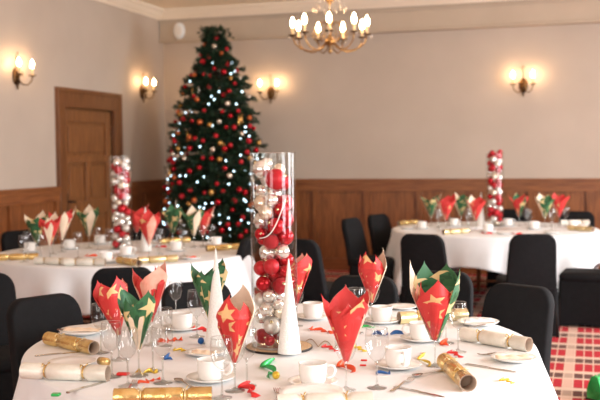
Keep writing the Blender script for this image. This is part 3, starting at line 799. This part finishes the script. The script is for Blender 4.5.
# near vase on its glitter plate
pv = on(275, 346, .764)
plate = MB().lathe([(0, 0), (.128, 0), (.135, .004), (.135, .009), (.128, .0115), (0, .0115)], 56)
ctr = on(279, 348, .752)
pl = assemble('display_plate', [('plate', plate.mesh('plate', 'glitgold')), ('edge_band', MB().lathe([(.1355, .0), (.138, .002), (.138, .007), (.1355, .0095)], 56).mesh('edge_band', 'iron'))], (ctr.x, ctr.y, .752), 0,
              'round champagne glitter plate with dark rim under the tall near vase', 'display plate')
assemble('cylinder_vase', VM, (pv.x, pv.y, .764), 0, 'tall clear glass cylinder vase of baubles in the middle of the near table', 'vase', 'tall glass vases')
def zone_near(z, s, rn):
    y = 346-z*243          # height along the vase read as in the photograph
    if y < 168: return 's'
    if y < 186: return 'r' if (s < -.058 or s > .03) else 's'
    if y < 203: return 's'
    if y < 222: return 'r' if s > -.01 else 's'
    if y < 241: return 'r'
    if y < 256: return 's' if s > -.03 else 'r'
    if y < 288: return 'r'
    if y < 308: return 'r' if s > .03 else 's'
    if y < 330: return 's'
    return 'r' if rn.random() < .6 else 's'
Rt = Vector((math.cos(YAW), -math.sin(YAW))); Fw = Vector((math.sin(YAW), math.cos(YAW)))
balls = pack(VR-.004, VH-.03, 5, [.035, .033, .036, .031, .026, .022])
# the biggest bauble replaces those it would touch near the top
bp_ = Rt*.012-Fw*.040; big = (bp_.x, bp_.y, .685, .043)
balls = [b for b in balls if (b[0]-big[0])**2+(b[1]-big[1])**2+(b[2]-big[2])**2 > (b[3]+big[3]+.0003)**2]
fill(Vector((pv.x, pv.y, .764)), balls, zone_near, 'the tall near vase', False, 3)
bauble((pv.x+big[0], pv.y+big[1], .764+big[2]), big[3], 'baumatt', 'largest bauble, satin red, near the top of the tall near vase', 'baubles in the tall near vase')
# cord lying against the inside of the glass
cp = []
for i in range(15):
    t = i/14; s = .055-.11*t; zz = .62-.17*t-.05*math.sin(PI*t)
    q = Rt*s-Fw*math.sqrt(max(0, (VR-.0065)**2-s*s)); cp.append((pv.x+q.x, pv.y+q.y, .764+zz))
tag(link('ribbon_cord', MB().tube(cp, .0022, 6).mesh('cord', 'white')), 'thin white hanging cord looped among the baubles of the near vase', 'cord')
def zone_mix(p):
    def f(z, s, rn):
        return 'r' if math.sin(z*38+p+s*14)+rn.uniform(-.6, .6) > .05 else 's'
    return f
pvl, pvr = on(122, 249, .752), on(495, 226.5, .752)
for p_, w_, sd in ((pvl, 'the vase on the left table', 11), (pvr, 'the vase on the right table', 12)):
    assemble('cylinder_vase', VM, p_, 0, 'tall glass cylinder of red and silver baubles %s' % ('before the oak door on the left table' if sd == 11 else 'on the right table by the back wall'), 'vase', 'tall glass vases')
    fill(p_, pack(VR-.004, VH+(.02 if sd == 12 else -.02), sd, [.034, .036, .031, .026]), zone_mix(sd*1.3), w_, True, sd)

# ------------------------------------------------------------------ party bits on the near table
def ribbon_curl(pts, w, mat, label, cat='streamer', group='curled paper streamers on the near table', z=.753, amp=.012, turns=3):
    """pts: start and end in the photograph; a flat strip that twists along the cloth"""
    a, b = on(*pts[0], z), on(*pts[1], z); d = b-a; s = Vector((-d.y, d.x, 0)).normalized(); n = 40; rows = []
    for i in range(n+1):
        t = i/n; c = a+d*t+s*(amp*math.sin(2*PI*turns*t)); tw = PI*turns*t*1.3
        hz = Vector((s.x*math.cos(tw), s.y*math.cos(tw), abs(math.sin(tw))))*w
        c.z = z+.001
        rows.append((c, c+hz))
    vs = [p for r in rows for p in r]; fs = [(2*i, 2*i+1, 2*i+3, 2*i+2) for i in range(n)]
    o = link('paper_streamer', MB().add(vs, fs, True).mesh('streamer', mat)); solidify(o, .0008, 0)
    return tag(o, label, cat, group)
ribbon_curl(((159, 343), (183, 340)), .017, 'orange', 'short orange-red curled streamer left of the blue reel')
ribbon_curl(((190, 329), (216, 333)), .016, 'redp', 'red curled streamer before the left white cone')
ribbon_curl(((308, 329), (334, 334)), .014, 'orange', 'orange-red curled streamer right of the right white cone')
ribbon_curl(((243, 385), (256, 398)), .018, 'redp', 'red curled streamer standing by the large red star napkin glass')
ribbon_curl(((268, 361), (270, 379)), .022, 'greenp', 'green foil twist beside the yellow coin, below the plate', turns=2)
ribbon_curl(((372, 335), (388, 335)), .018, 'blue', 'blue paper bow piece, left half, in front of the back teacup', turns=1)
ribbon_curl(((391, 335), (411, 334)), .018, 'blue', 'blue paper bow piece, right half, pointing at the right teacup', turns=1)
ribbon_curl(((340, 361), (350, 373)), .020, 'orange', 'orange curled streamer left of the four-pointed napkin stem', turns=1.5)
ribbon_curl(((163, 356), (173, 360)), .016, 'blue', 'small blue paper twist right of the left napkin cluster', turns=1)
ribbon_curl(((420, 353), (427, 367)), .012, 'yellow', 'yellow foil twist in front of the right napkin glass', turns=1.5)
ribbon_curl(((441, 342), (449, 346)), .02, 'orange', 'orange scrap behind the right napkin glass stem', turns=1)
ribbon_curl(((362, 328), (374, 327)), .012, 'greenp', 'flat green twist behind the blue bow pieces', turns=1)
ribbon_curl(((378, 375), (388, 373)), .012, 'blue', 'small blue scrap beneath the teacup beside the empty glass', turns=1)
ribbon_curl(((135, 373), (158, 373)), .015, 'yellow', 'gold and red foil scrap in front of the green napkin glass', turns=2)
def small(name, me, x, y, label, cat, rot=0, z=.7525, group='small cracker gifts on the near table'):
    return tag(link(name, me, None, on(x, y, z), (0, 0, rot)), label, cat, group)
for a_, m_, l_ in STREAM: ribbon_curl(a_, .010, m_, l_)
whl = MB(); whl.tube([(0, -.008, .014), (0, .008, .014)], [.013, .013], 16).tube([(0, -.010, .014), (0, .010, .014)], [.006, .006], 12)
small('toy_reel', whl.mesh('reel', 'blue'), 201, 344, 'small dark blue toy reel on the cloth by the left white cone', 'toy', .3)
coin = MB().sphere((0, 0, .014), .014, 20, 10)
small('gold_bell', coin.mesh('bell', 'yellow'), 276, 379, 'round yellow foil bell next to the green twist', 'bell')
tg = MB().box(-.022, -.012, 0, .022, .012, .009)
o = small('red_box', tg.mesh('box', 'redp'), 123, 375, 'small red box between the pearl cracker and the fork', 'toy box', .2); bev(o, .003)
for (x, y, l) in ((364, 361, 'small red peg, upper of two, by the four-pointed napkin'), (363, 366, 'small red peg, lower of two, by the four-pointed napkin')):
    o = small('toy_peg', MB().box(-.012, -.003, 0, .012, .003, .006).mesh('peg', 'redp'), x, y, l, 'toy peg', .25); bev(o, .001)
small('foil_stub', MB().tube([(-.022, .01, .017), (.018, -.01, .017)], [.015, .017], 14).mesh('stub', 'gold'), 104, 366, 'short stub of torn gold cracker at the end of the pearl cracker', 'cracker stub')
wp = []
for i in range(40):
    t = i/39; x = 303+38*t; y = 345-7*abs(math.sin(2.5*PI*t))+5*t; q = on(x, y, .7545); wp.append(q)
tag(link('wire_glasses', MB().tube(wp, .0014, 6).mesh('wire', 'brass')), 'thin bent gold wire between the right cone and the four-pointed napkin', 'wire')
bx_ = MB().box(-.014, -.012, 0, .014, .012, .010)
o = small('green_charm', bx_.mesh('charm', 'greenp'), 56, 396, 'small green foil piece on the cloth at the bottom left', 'cracker gift', .2); bev(o, .003)

# crumpled tissue hats: thin white paper on plates
def tissue(x, y, w, d, seed, label, mat='china', z=.7725, rot=0):
    rn = random.Random(seed); n = 14; vs = []
    for j in range(n+1):
        for i in range(n+1):
            u, v = i/n-.5, j/n-.5
            vs.append((u*w*(1+.1*math.sin(5*v+seed)), v*d*(1+.1*math.sin(4*u+seed)), .004+.010*abs(math.sin(9*u+2*v+seed))*(1-abs(2*v))+.004*math.sin(11*v+seed*2)**2))
    fs = [(j*(n+1)+i, j*(n+1)+i+1, (j+1)*(n+1)+i+1, (j+1)*(n+1)+i) for j in range(n) for i in range(n)]
    o = link('paper_hat', MB().add(vs, fs, True).mesh('paper', mat), None, on(x, y, z), (0, 0, rot)); solidify(o, .0008, 0)
    return tag(o, label, 'paper hat', 'folded paper hats on the near table')
tissue(205, 354, .11, .05, 1, 'folded cream paper on the plate below the blue reel', 'cream', rot=-.2)
tissue(514, 359, .13, .05, 2, 'folded pale paper on the plate at the right edge', 'cream', rot=.3)
tissue(84, 331, .16, .06, 3, 'folded pale paper on the plate at the left rear', 'cream', z=.778, rot=.1)
tissue(478, 322, .13, .06, 4, 'folded pale paper on the plate at the back right', 'cloth', z=.776, rot=.4)

# ------------------------------------------------------------------ far table settings
def far_setting(x, y, kind, seed, where, tbl, s=1.0):
    rn = random.Random(seed)
    a = {'r': 0, 'g': 3}[kind[0]]; b = {'c': 2, 'p': 4, 'r': 1, 'g': 3}[kind[1]]
    j = rn.uniform(-20, 20)
    sh = [(CA+j, 88, .205, .0, a), (CA-75+j, 60, rn.uniform(.21, .24), .45, a), (CA+75+j, 60, rn.uniform(.21, .24), .45, a if a else 1), (CA+170+j, 80, .245, .1, a), (CA+j+rn.choice((-140, 140)), 42, .265, .2, b), (CA+j+rn.choice((-60, 60)), 28, .235, .3, b)]
    col = {'r': 'red', 'g': 'green'}[kind[0]]; tp = {'c': 'cream', 'p': 'pink', 'r': 'red', 'g': 'green'}[kind[1]]
    ct = 'all-'+col if col == tp else '%s and %s' % (col, tp)
    wine_glass(x, y, 'wine glass under the %s napkin %s' % (ct.replace(' and ', '-'), where), 'napkin glasses on the %s table' % tbl, s=s)
    e = 9 if tbl == 'left' else 7
    wine_glass(x+rn.choice((-1, 1))*e, y+rn.uniform(-1, 2), 'empty wine glass beside the %s napkin %s' % (ct.replace(' and ', '-'), where.replace(' in view', '')), 'empty glasses by the napkins on the %s table' % tbl, s=.95)
    napkin(x, y, sh, seed, '%s napkin %s' % (ct, where), 'napkins in glasses on the %s table' % tbl, s=s, slope=.43)
far_setting(431, 226, 'gc', 21, 'at the left end of the right table', 'right')
far_setting(446, 230, 'rp', 22, 'on the right table, left of another green one', 'right', 1.05)
far_setting(461, 225, 'gc', 23, 'on the right table, between two red ones', 'right')
far_setting(476, 230, 'rc', 24, 'on the right table, left of the small cone', 'right')
far_setting(519, 226, 'rg', 25, 'on the right table, just right of the vase', 'right')
far_setting(545, 227, 'gc', 26, 'on the right table, left of the end pair', 'right')
far_setting(559, 226, 'rp', 27, 'at the right end of the right table', 'right')
far_setting(37, 255, 'gc', 31, 'on the left table, furthest left in view', 'left')
far_setting(50, 258, 'rc', 32, 'on the left table, before a taller red one', 'left')
far_setting(62, 252, 'rc', 33, 'on the left table, before the door frame', 'left', 1.05)
far_setting(89, 248, 'gc', 34, 'on the left table, before the oak door', 'left', 1.05)
far_setting(149, 258, 'rp', 35, 'on the left table, before the small cone', 'left', 1.05)
far_setting(137, 243, 'rr', 36, 'on the left table, behind its vase', 'left', 1.0)
far_setting(173, 244, 'gg', 37, 'on the left table, in front of the tree', 'left')
far_setting(194, 247, 'gc', 38, 'on the left table, left of a red one', 'left')
far_setting(203, 246, 'rp', 39, 'on the left table, rightmost, by the tree', 'left')
LC, LS = 'white teacups on the left table', 'white saucers on the left table'
for x, y, w in ((70, 249, 'on the left table before the door frame'), (126, 256, 'on the left table directly before its vase'), (100, 244, 'on the left table behind the green napkin'),
                (176, 251, 'on the left table before the green napkin by the tree'), (30, 252, 'on the left table by the leftmost green napkin'), (216, 246, 'at the right end of the left table'), (106, 262, 'on the left table near its front edge')):
    teacup(x, y, rnd.uniform(0, 360), w, LC, LS)
RC, RS = 'white teacups on the right table', 'white saucers on the right table'
for x, y, w in ((508, 226, 'on the right table, right beside its vase'), (454, 226, 'on the right table behind the red napkin'), (534, 229, 'on the right table between two green napkins'), (573, 228, 'at the right end of the right table'),
                (488, 232, 'on the right table in front of its vase'), (422, 229, 'at the left end of the right table')):
    teacup(x, y, rnd.uniform(0, 360), w, RC, RS)
KL, KR = 'christmas crackers on the left table', 'christmas crackers on the right table'
cracker(2, 258, 34, 257, 'g', 'gold cracker at the front left edge of the left table', KL, fixed=False)
cracker(38, 261.5, 68, 262.5, 's', 'pearl cracker at the front edge of the left table', KL, fixed=False)
cracker(70, 263, 100, 263, 's', 'pearl cracker at the front of the left table, right of the other pearl one', KL, fixed=False)
cracker(140, 261, 175, 259, 'p', 'pale gold cracker at the front of the left table, before its red napkin', KL, fixed=False)
cracker(206, 249, 240, 247, 'g', 'gold cracker at the right end of the left table', KL, fixed=False)
cracker(158, 242, 190, 240, 'g', 'gold cracker at the back of the left table, before the tree', KL, fixed=False)
cracker(120, 261, 138, 264, 'g', 'gold cracker in front of the teacup on the left table', KL, fixed=False)
cracker(439, 233, 472, 231, 'p', 'pale gold cracker at the front of the right table', KR, fixed=False)
cracker(395, 224, 421, 222, 'g', 'gold cracker at the left end of the right table', KR, fixed=False)
cracker(562, 223, 588, 223, 's', 'pearl cracker at the right end of the right table', KR, fixed=False)
cracker(568, 228, 594, 230, 'p', 'pale gold cracker at the front right end of the right table', KR, fixed=False)
for i, (x, y, w) in enumerate(((110, 254, 'left of the vase on the left table'), (160, 254, 'right of the small cone on the left table'), (24, 262, 'near the front left of the left table'), (184, 256, 'before the tree-side napkins on the left table'), (78, 258, 'at the front of the left table before the door'))):
    wine_glass(x, y, 'empty wine glass '+w, 'empty wine glasses on the left table')
for i, (x, y, w) in enumerate(((438, 228, 'among the left napkins on the right table'), (468, 230, 'before the small cone on the right table'), (552, 230, 'before the end napkins on the right table'), (566, 226, 'at the right end of the right table'), (529, 230, 'right of the red napkin by the vase on the right table'))):
    wine_glass(x, y, 'empty wine glass '+w, 'empty wine glasses on the right table')
for x, y, w in ((18, 259, 'at the front left of the left table'), (110, 262.5, 'at the front middle of the left table'), (190, 259, 'at the front right of the left table'), (150, 246, 'behind the small cone on the left table'), (58, 262, 'below the front red napkin of the left table')):
    saucer(x, y, 'white side plate '+w, 'white side plates on the left table', s=.95, name='side_plate')
for x, y, w in ((408, 229, 'at the left end of the right table'), (505, 234, 'at the front of the right table below its vase'), (552, 233, 'at the front right of the right table'), (582, 226, 'at the far right end of the right table')):
    saucer(x, y, 'white side plate '+w, 'white side plates on the right table', s=.95, name='side_plate')
def scrap(x, y, mat, l, w=.014):
    ribbon_curl(((x-6, y), (x+6, y+.6)), w*1.3, mat, l, group='curled streamers on the far tables', turns=1.5)
scrap(116, 259, 'orange', 'orange streamer on the left table before its vase'); scrap(160, 247, 'redp', 'red streamer at the back of the left table'); scrap(90, 256, 'orange', 'orange streamer on the left table before the green napkin')
scrap(168, 259, 'redp', 'red streamer on the left table near the front right'); scrap(190, 258, 'orange', 'orange streamer at the right front of the left table'); scrap(516, 234, 'redp', 'red streamer on the right table right of the vase')
scrap(486, 233.5, 'redp', 'red streamer at the front of the right table below its vase')
# napkin left on the chair seat
napkin(c10.location.x+.05, c10.location.y-.06, [(CA-20, 80, .14, .3, 1), (CA-90, 60, .18, .5, 2), (CA+70, 60, .16, .5, 1), (CA+160, 80, .2, .3, 3)], 51, 'red and cream napkin lying on the seat of the chair beside the right table', None, z=.487, tip=.0, slope=.9, ptn=False)

# green bag on carpet
p = on(600, 398, 0)
gb = MB(); rings = []
for z, w, d, sh in ((0, .20, .10, 0), (.06, .20, .11, .0), (.11, .21, .09, .01), (.15, .22, .05, .02)):
    n = 16; ring = []
    for i in range(n):
        t = 2*PI*i/n; c_, s_ = math.cos(t), math.sin(t)
        f = 1/max(abs(c_), abs(s_))*.96
        ring.append((w/2*c_*f+sh, d/2*s_*f, z+.006*math.cos(4*t)*(z > .1)))
    rings.append(ring)
gb.loft(rings, True, True, False)
g_ = assemble('gift_bag', [('bag_body', gb.mesh('bag_body', 'greenp')), ('base_board', MB().box(-.105, -.058, 0, .105, .058, .008).mesh('base_board', 'iron')),
      ('handle', MB().tube([(-.04, -.03, .14), (-.03, -.03, .18), (0, -.03, .195), (.03, -.03, .18), (.04, -.03, .14)], .003, 6).mesh('handle', 'iron'))], (p.x+.02, p.y, 0), .9, 'shiny green foil gift bag on the tartan carpet at the bottom right corner', 'gift bag')

# ------------------------------------------------------------------ tree
TX, TY, TH = -4.49, 11.12, 3.17
RT = [(.0, .62), (.45, .67), (1.0, .64), (1.62, .56), (2.0, .49), (2.27, .42), (2.5, .33), (2.75, .20), (3.0, .08), (3.2, .0)]
def rad(z):
    for (a, ra), (b, rb) in zip(RT, RT[1:]):
        if a <= z <= b: return ra+(rb-ra)*(z-a)/(b-a)
    return .01
def tree():
    rn = random.Random(4)
    t = link('christmas_tree', None, None, (TX, TY, 0)); tag(t, 'tall green christmas tree with red and gold baubles in the corner', 'christmas tree')
    link('trunk', MB().tube([(0, 0, .05), (0, 0, 1.2), (0, 0, 2.4), (0, 0, 3.0)], [.05, .04, .02, .008], 10).mesh('trunk', 'bark'), t)
    link('stand', MB().lathe([(0, 0), (.24, 0), (.24, .03), (.16, .05), (.14, .30), (.155, .32), (.14, .33), (0, .31)], 24).mesh('stand', 'iron'), t)
    br = MB(); fo = MB(); tips = []
    z = .42
    while z < TH-.08:
        R = rad(z); nb = max(6, int(17*R/.75)+4); off = rn.uniform(0, 6)
        for k in range(nb):
            a = off+2*PI*k/nb+rn.uniform(-.18, .18); L = max(.09, R*rn.uniform(.84, 1.10)); zz = z; z = zz+rn.uniform(-.045, .045)
            up = .10+.5*(z/TH)**2
            p0 = Vector((0, 0, z)); pts = []
            for i in range(6):
                f = i/5; pts.append(Vector((L*f*math.cos(a), L*f*math.sin(a), z+L*f*up-.20*L*f*f)))
            br.tube(pts, [.010, .008, .006, .005, .004, .002], 4)
            for i in range(2, 30):
                f = .22+.78*(i-2)/27
                if f*L < R*.3: continue
                c = Vector((L*f*math.cos(a), L*f*math.sin(a), z+L*f*up-.20*L*f*f))
                side = (1-f)*.22*L/R+.02
                sdir = Vector((-math.sin(a), math.cos(a), 0)) * rn.choice((-1, 1))
                c = c+sdir*rn.uniform(0, side)+Vector((0, 0, rn.uniform(-.02, .02)))
                out = (Vector((math.cos(a), math.sin(a), up*.3))+sdir*rn.uniform(0, 1.0)).normalized()
                for q in range(9):
                    d = (out+Vector((rn.uniform(-.8, .8), rn.uniform(-.8, .8), rn.uniform(-.6, .8)))).normalized()
                    l = rn.uniform(.035, .065); w = d.cross(Vector((rn.uniform(-1, 1), rn.uniform(-1, 1), rn.uniform(-1, 1)))).normalized()*.0055
                    b0 = c+d*.0; fo.add([b0-w, b0+w, b0+d*l*.6+w*1.2, b0+d*l], [(0, 1, 2, 3)])
            tips.append((a, L, z+L*up-.2*L)); z = zz
        z += .075
    for i in range(60):
        d = Vector((rn.uniform(-.5, .5), rn.uniform(-.5, .5), rn.uniform(.1, 1))).normalized(); c = Vector((0, 0, TH-.14+rn.uniform(0, .1)))
        l = .07; w = d.cross(Vector((1, rn.random(), .3))).normalized()*.006
        fo.add([c-w, c+w, c+d*l*.6+w, c+d*l], [(0, 1, 2, 3)])
    link('branches', br.mesh('branches', 'bark'), t)
    f = link('needles', fo.mesh('needles', 'needles'), t)
    return tips
tree()
rt = random.Random(9)
def on_tree(frac_lo=.97, frac_hi=1.05, zlo=.55, zhi=3.0):
    while True:
        z = rt.uniform(zlo, zhi)
        if rt.random() < rad(z)/.66: break
    a = rt.uniform(-PI*1.08, PI*.12)-.3                # the side the room sees
    r = rad(z)*rt.uniform(frac_lo, frac_hi)
    return Vector((TX+r*math.cos(a), TY+r*math.sin(a), z)), a, z
placed = []
TK = {'baured': 'shiny red', 'baumatt': 'satin red', 'baugold': 'gold', 'bauchamp': 'champagne', 'baucop': 'copper', 'bauglit': 'glitter red'}
nb = 0
for tries in range(3000):
    if nb >= 190: break
    p, a, z = on_tree()
    r = rt.choice((.026, .032, .036, .030))
    if any((p-q).length < r+s+.02 for q, s in placed): continue
    placed.append((p, r)); nb += 1
    kind = rt.choice(('baured', 'baured', 'baumatt', 'baumatt', 'bauglit', 'baugold', 'bauchamp', 'baucop', 'bauchamp', 'baured'))
    hgt = 'near the top of' if z > 2.45 else 'on the upper half of' if z > 1.75 else 'on the lower half of' if z > 1.05 else 'low on'
    bauble(p, r, kind, '%s bauble hanging %s the christmas tree' % (TK[kind], hgt), 'baubles on the christmas tree', cap=False, low=True)
# long drops
DR = MB().lathe([(0, -.085), (.006, -.07), (.012, -.03), (.010, .0), (.004, .03), (.002, .06), (0, .062)], 10)
DRM = DR.mesh('drop', 'bauchamp'); DRG = MB().lathe([(0, -.085), (.006, -.07), (.012, -.03), (.010, .0), (.004, .03), (.002, .06), (0, .062)], 10).mesh('drop', 'baugold')
for i in range(14):
    p, a, z = on_tree()
    o = link('icicle_drop', DRM if i % 2 else DRG, None, p)
    tag(o, '%s icicle drop hanging from %s branches of the christmas tree' % ('champagne' if i % 2 else 'gold', 'upper' if z > 1.6 else 'lower'), 'icicle ornament', 'icicle drops on the christmas tree')
# fairy lights
fl = link('fairy_lights', None, None, (TX, TY, 0)); tag(fl, 'string of cool white fairy lights wound round the christmas tree', 'fairy lights')
wire = []; turns = 9
for i in range(400):
    t = i/399; z = .5+2.5*t; a = 2*PI*turns*t**1.15; r = rad(z)*.90
    wire.append((r*math.cos(a), r*math.sin(a), z+.02*math.sin(13*a)))
link('cable', MB().tube(wire, .0025, 4).mesh('cable', 'wire'), fl)
BU = MB().sphere((0, 0, 0), .0095, 10, 8).mesh('bulb', 'fairy')
lp = []
cnt = 0
for tries in range(4000):
    if cnt >= 98: break
    p, a, z = on_tree(.93, 1.04)
    if any((p-q).length < s+.03 for q, s in placed) or any((p-q).length < .05 for q in lp): continue
    lp.append(p); cnt += 1
    link('bulb', BU, fl, (p.x-TX, p.y-TY, p.z))

# ------------------------------------------------------------------ lamps
def flame(c, s=1, mat='bulb', n=12):
    return MB().lathe([(0, 0), (.008*s, .002*s), (.0135*s, .014*s), (.0155*s, .026*s), (.0125*s, .042*s), (.006*s, .056*s), (0, .066*s)], n, c=c).mesh('bulb', mat)
def sconce(loc, rot, label):
    """wall at local y=0, lamp comes out to -y"""
    parts = []
    pl_ = MB()
    rings = []
    for y, k in ((0, 1), (-.008, 1), (-.016, .8), (-.02, .5)):
        rings.append([(.045*k*math.cos(2*PI*i/20), y, .02+.075*k*math.sin(2*PI*i/20)) for i in range(20)])
    pl_.loft(rings, True, True, True); pl_.sphere((0, -.03, .02), .018, 12, 8)
    pl_.tube([(0, -.012, .09), (0, -.014, .17), (-.012, -.02, .20), (0, -.03, .225), (.012, -.02, .20)], .004, 6)
    pl_.tube([(0, -.02, -.05), (0, -.025, -.085), (0, -.02, -.10)], [.010, .007, .002], 8)
    parts.append(('backplate', pl_.mesh('backplate', 'darkbrass')))
    for s in (-1, 1):
        arm = MB().tube([(0, -.02, .01), (s*.03, -.05, -.05), (s*.065, -.08, -.055), (s*.095, -.10, -.02), (s*.10, -.105, .02)], .0055, 8)
        arm.tube([(0, -.02, .04), (s*.022, -.04, .07), (s*.045, -.05, .05), (s*.04, -.05, .02), (s*.025, -.04, .03)], .0035, 6)
        pan = MB().lathe([(0, .018), (.012, .018), (.034, .026), (.036, .031), (.012, .024), (0, .024)], 20, c=(s*.10, -.105, 0)).mesh('drip_pan', 'darkbrass')
        tube = MB().lathe([(.011, .025), (.011, .095), (0, .095)], 14, c=(s*.10, -.105, 0)).mesh('candle_tube', 'candle')
        parts.append(('arm', arm.mesh('arm', 'darkbrass'), [('drip_pan', pan), ('candle_tube', tube), ('bulb', flame((s*.10, -.105, .096), 1.05))]))
    return assemble('wall_sconce', parts, loc, rot, label, 'wall lamp', 'twin candle wall lamps', 1.2)
sconce((LX, 8.60, 2.36), PI/2, 'lit twin candle wall lamp on the left wall before the door, at the picture edge')
sconce((LX, 11.50, 2.37), PI/2, 'lit twin candle wall lamp on the left wall between door and corner')
sconce((-4.14+.02, BY, 2.35), 0, 'lit twin candle wall lamp on the back wall right beside the tree')
sconce((-.80, BY, 2.35), 0, 'lit twin candle wall lamp on the back wall above the right table')
# chandelier
def chandelier():
    Rr = .365; z0 = 2.70; parts = []
    c = (-2.43, 9.0)
    stem = MB().lathe([(0, -.18), (.012, -.175), (.022, -.15), (.010, -.12), (.014, -.10), (.045, -.085), (.055, -.06), (.03, -.03), (.014, 0), (.012, .10), (.03, .14), (.035, .17), (.016, .20), (.010, .30), (.045, .34), (.05, .36), (.012, .39), (.008, .50), (.008, .88)], 20)
    parts.append(('stem', stem.mesh('stem', 'brass')))
    parts.append(('ceiling_rose', MB().lathe([(.008, .86), (.05, .88), (.06, CZ-z0-.01), (.06, CZ-z0), (0, CZ-z0)], 20).mesh('rose', 'brass')))
    for k in range(9):
        a = math.radians(27+40*k+17); ca, sa = math.cos(a), math.sin(a)
        def P(r, z): return (r*ca, r*sa, z)
        arm = MB().tube([P(.03, -.06), P(.10, -.13), P(.20, -.155), P(.29, -.13), P(.345, -.08), P(Rr, -.01)], .0065, 8)
        arm.tube([P(.02, .10), P(.08, .13), P(.15, .08), P(.17, -.02), P(.12, -.08), P(.08, -.05), P(.10, -.01)], .004, 6)
        pan = MB().lathe([(0, -.012), (.014, -.012), (.044, -.004), (.046, .002), (.014, -.004), (0, -.004)], 20, c=P(Rr, 0)).mesh('drip_pan', 'darkbrass')
        tb = MB().lathe([(.012, -.004), (.012, .075), (0, .075)], 12, c=P(Rr, 0)).mesh('candle_tube', 'candle')
        q_ = P(Rr*1.10, 0)
        d1 = MB().lathe([(0, -.045), (.008, -.03), (.009, -.02), (.003, -.008), (0, -.006)], 8, c=q_, smooth=False).mesh('crystal', 'bauchamp')
        d2 = MB().lathe([(0, -.06), (.012, -.04), (.014, -.028), (.004, -.01), (0, -.008)], 8, c=P(.16, .28), smooth=False)
        d2.tube([P(.03, .36), P(.10, .34), P(.16, .275)], .002, 5); d2 = d2.mesh('crystal', 'bauchamp')
        d3 = MB().lathe([(0, -.05), (.012, -.03), (.014, -.018), (.004, -.005), (0, -.003)], 8, c=P(.12, .40), smooth=False)
        d3.tube([P(.03, .42), P(.08, .44), P(.12, .395)], .002, 5); d3 = d3.mesh('crystal', 'bauchamp')
        parts.append(('arm', arm.mesh('arm', 'brass'), [('drip_pan', pan), ('candle_tube', tb), ('bulb', flame(P(Rr, .076), 1.55, 'bulb2')), ('crystal_drop', d1), ('crystal_drop', d2), ('crystal_drop', d3)]))
    return assemble('chandelier', parts, (c[0], c[1], z0), 0, 'brass nine-arm candle chandelier hanging from the ceiling, all bulbs lit', 'chandelier')
chandelier()
# round detector on the beam
dt = MB(); rings = []
for y, k in ((0, 1), (-.02, 1), (-.035, .85), (-.04, .5)):
    rings.append([(.085*k*math.cos(2*PI*i/28), y, .115*k*math.sin(2*PI*i/28)) for i in range(28)])
dt.loft(rings, True, True, True)
gr = MB()
for i in range(5): gr.box(-.05, -.046, -.05+.022*i, .05, -.038, -.042+.022*i)
assemble('wall_speaker', [('housing', dt.mesh('housing', 'white')), ('grille', gr.mesh('grille', 'cornice'))], (-5.40, BY-.12, 3.25), 0, 'small oval white speaker on the beam in the ceiling corner', 'speaker')

# ------------------------------------------------------------------ daylight through the windows
w = bpy.data.worlds.new('world'); sc.world = w; w.use_nodes = True
w.node_tree.nodes['Background'].inputs[0].default_value = (.75, .86, 1, 1); w.node_tree.nodes['Background'].inputs[1].default_value = 1.0
def area(name, loc, rot, sx, sy, e, col):
    l = bpy.data.lights.new(name, 'AREA'); l.shape = 'RECTANGLE'; l.size = sx; l.size_y = sy; l.energy = e; l.color = col
    o = bpy.data.objects.new(name, l); C.objects.link(o); o.location = loc; o.rotation_euler = rot
    return o
for (u0, u1, z0, z1), e in zip(wr_ops, (300, 320, 320)):
    area('daylight_window', (RX+.16, (u0+u1)/2, (z0+z1)/2), (0, PI/2-.4, 0), z1-z0, u1-u0, e, (.93, .97, 1))
for (u0, u1, z0, z1) in wf_ops:
    area('daylight_window', ((u0+u1)/2, FY-.16, (z0+z1)/2), (-PI/2+.35, 0, PI), u1-u0, z1-z0, 110, (1, .97, .93))
sc.view_settings.view_transform = 'Standard'; sc.view_settings.look = 'None'
sc.view_settings.exposure = -0.25; sc.view_settings.gamma = 1; sc.view_settings.use_curve_mapping = False
sc.cycles.use_denoising = True
sc.cycles.max_bounces = 14; sc.cycles.transparent_max_bounces = 48; sc.cycles.sample_clamp_indirect = 6
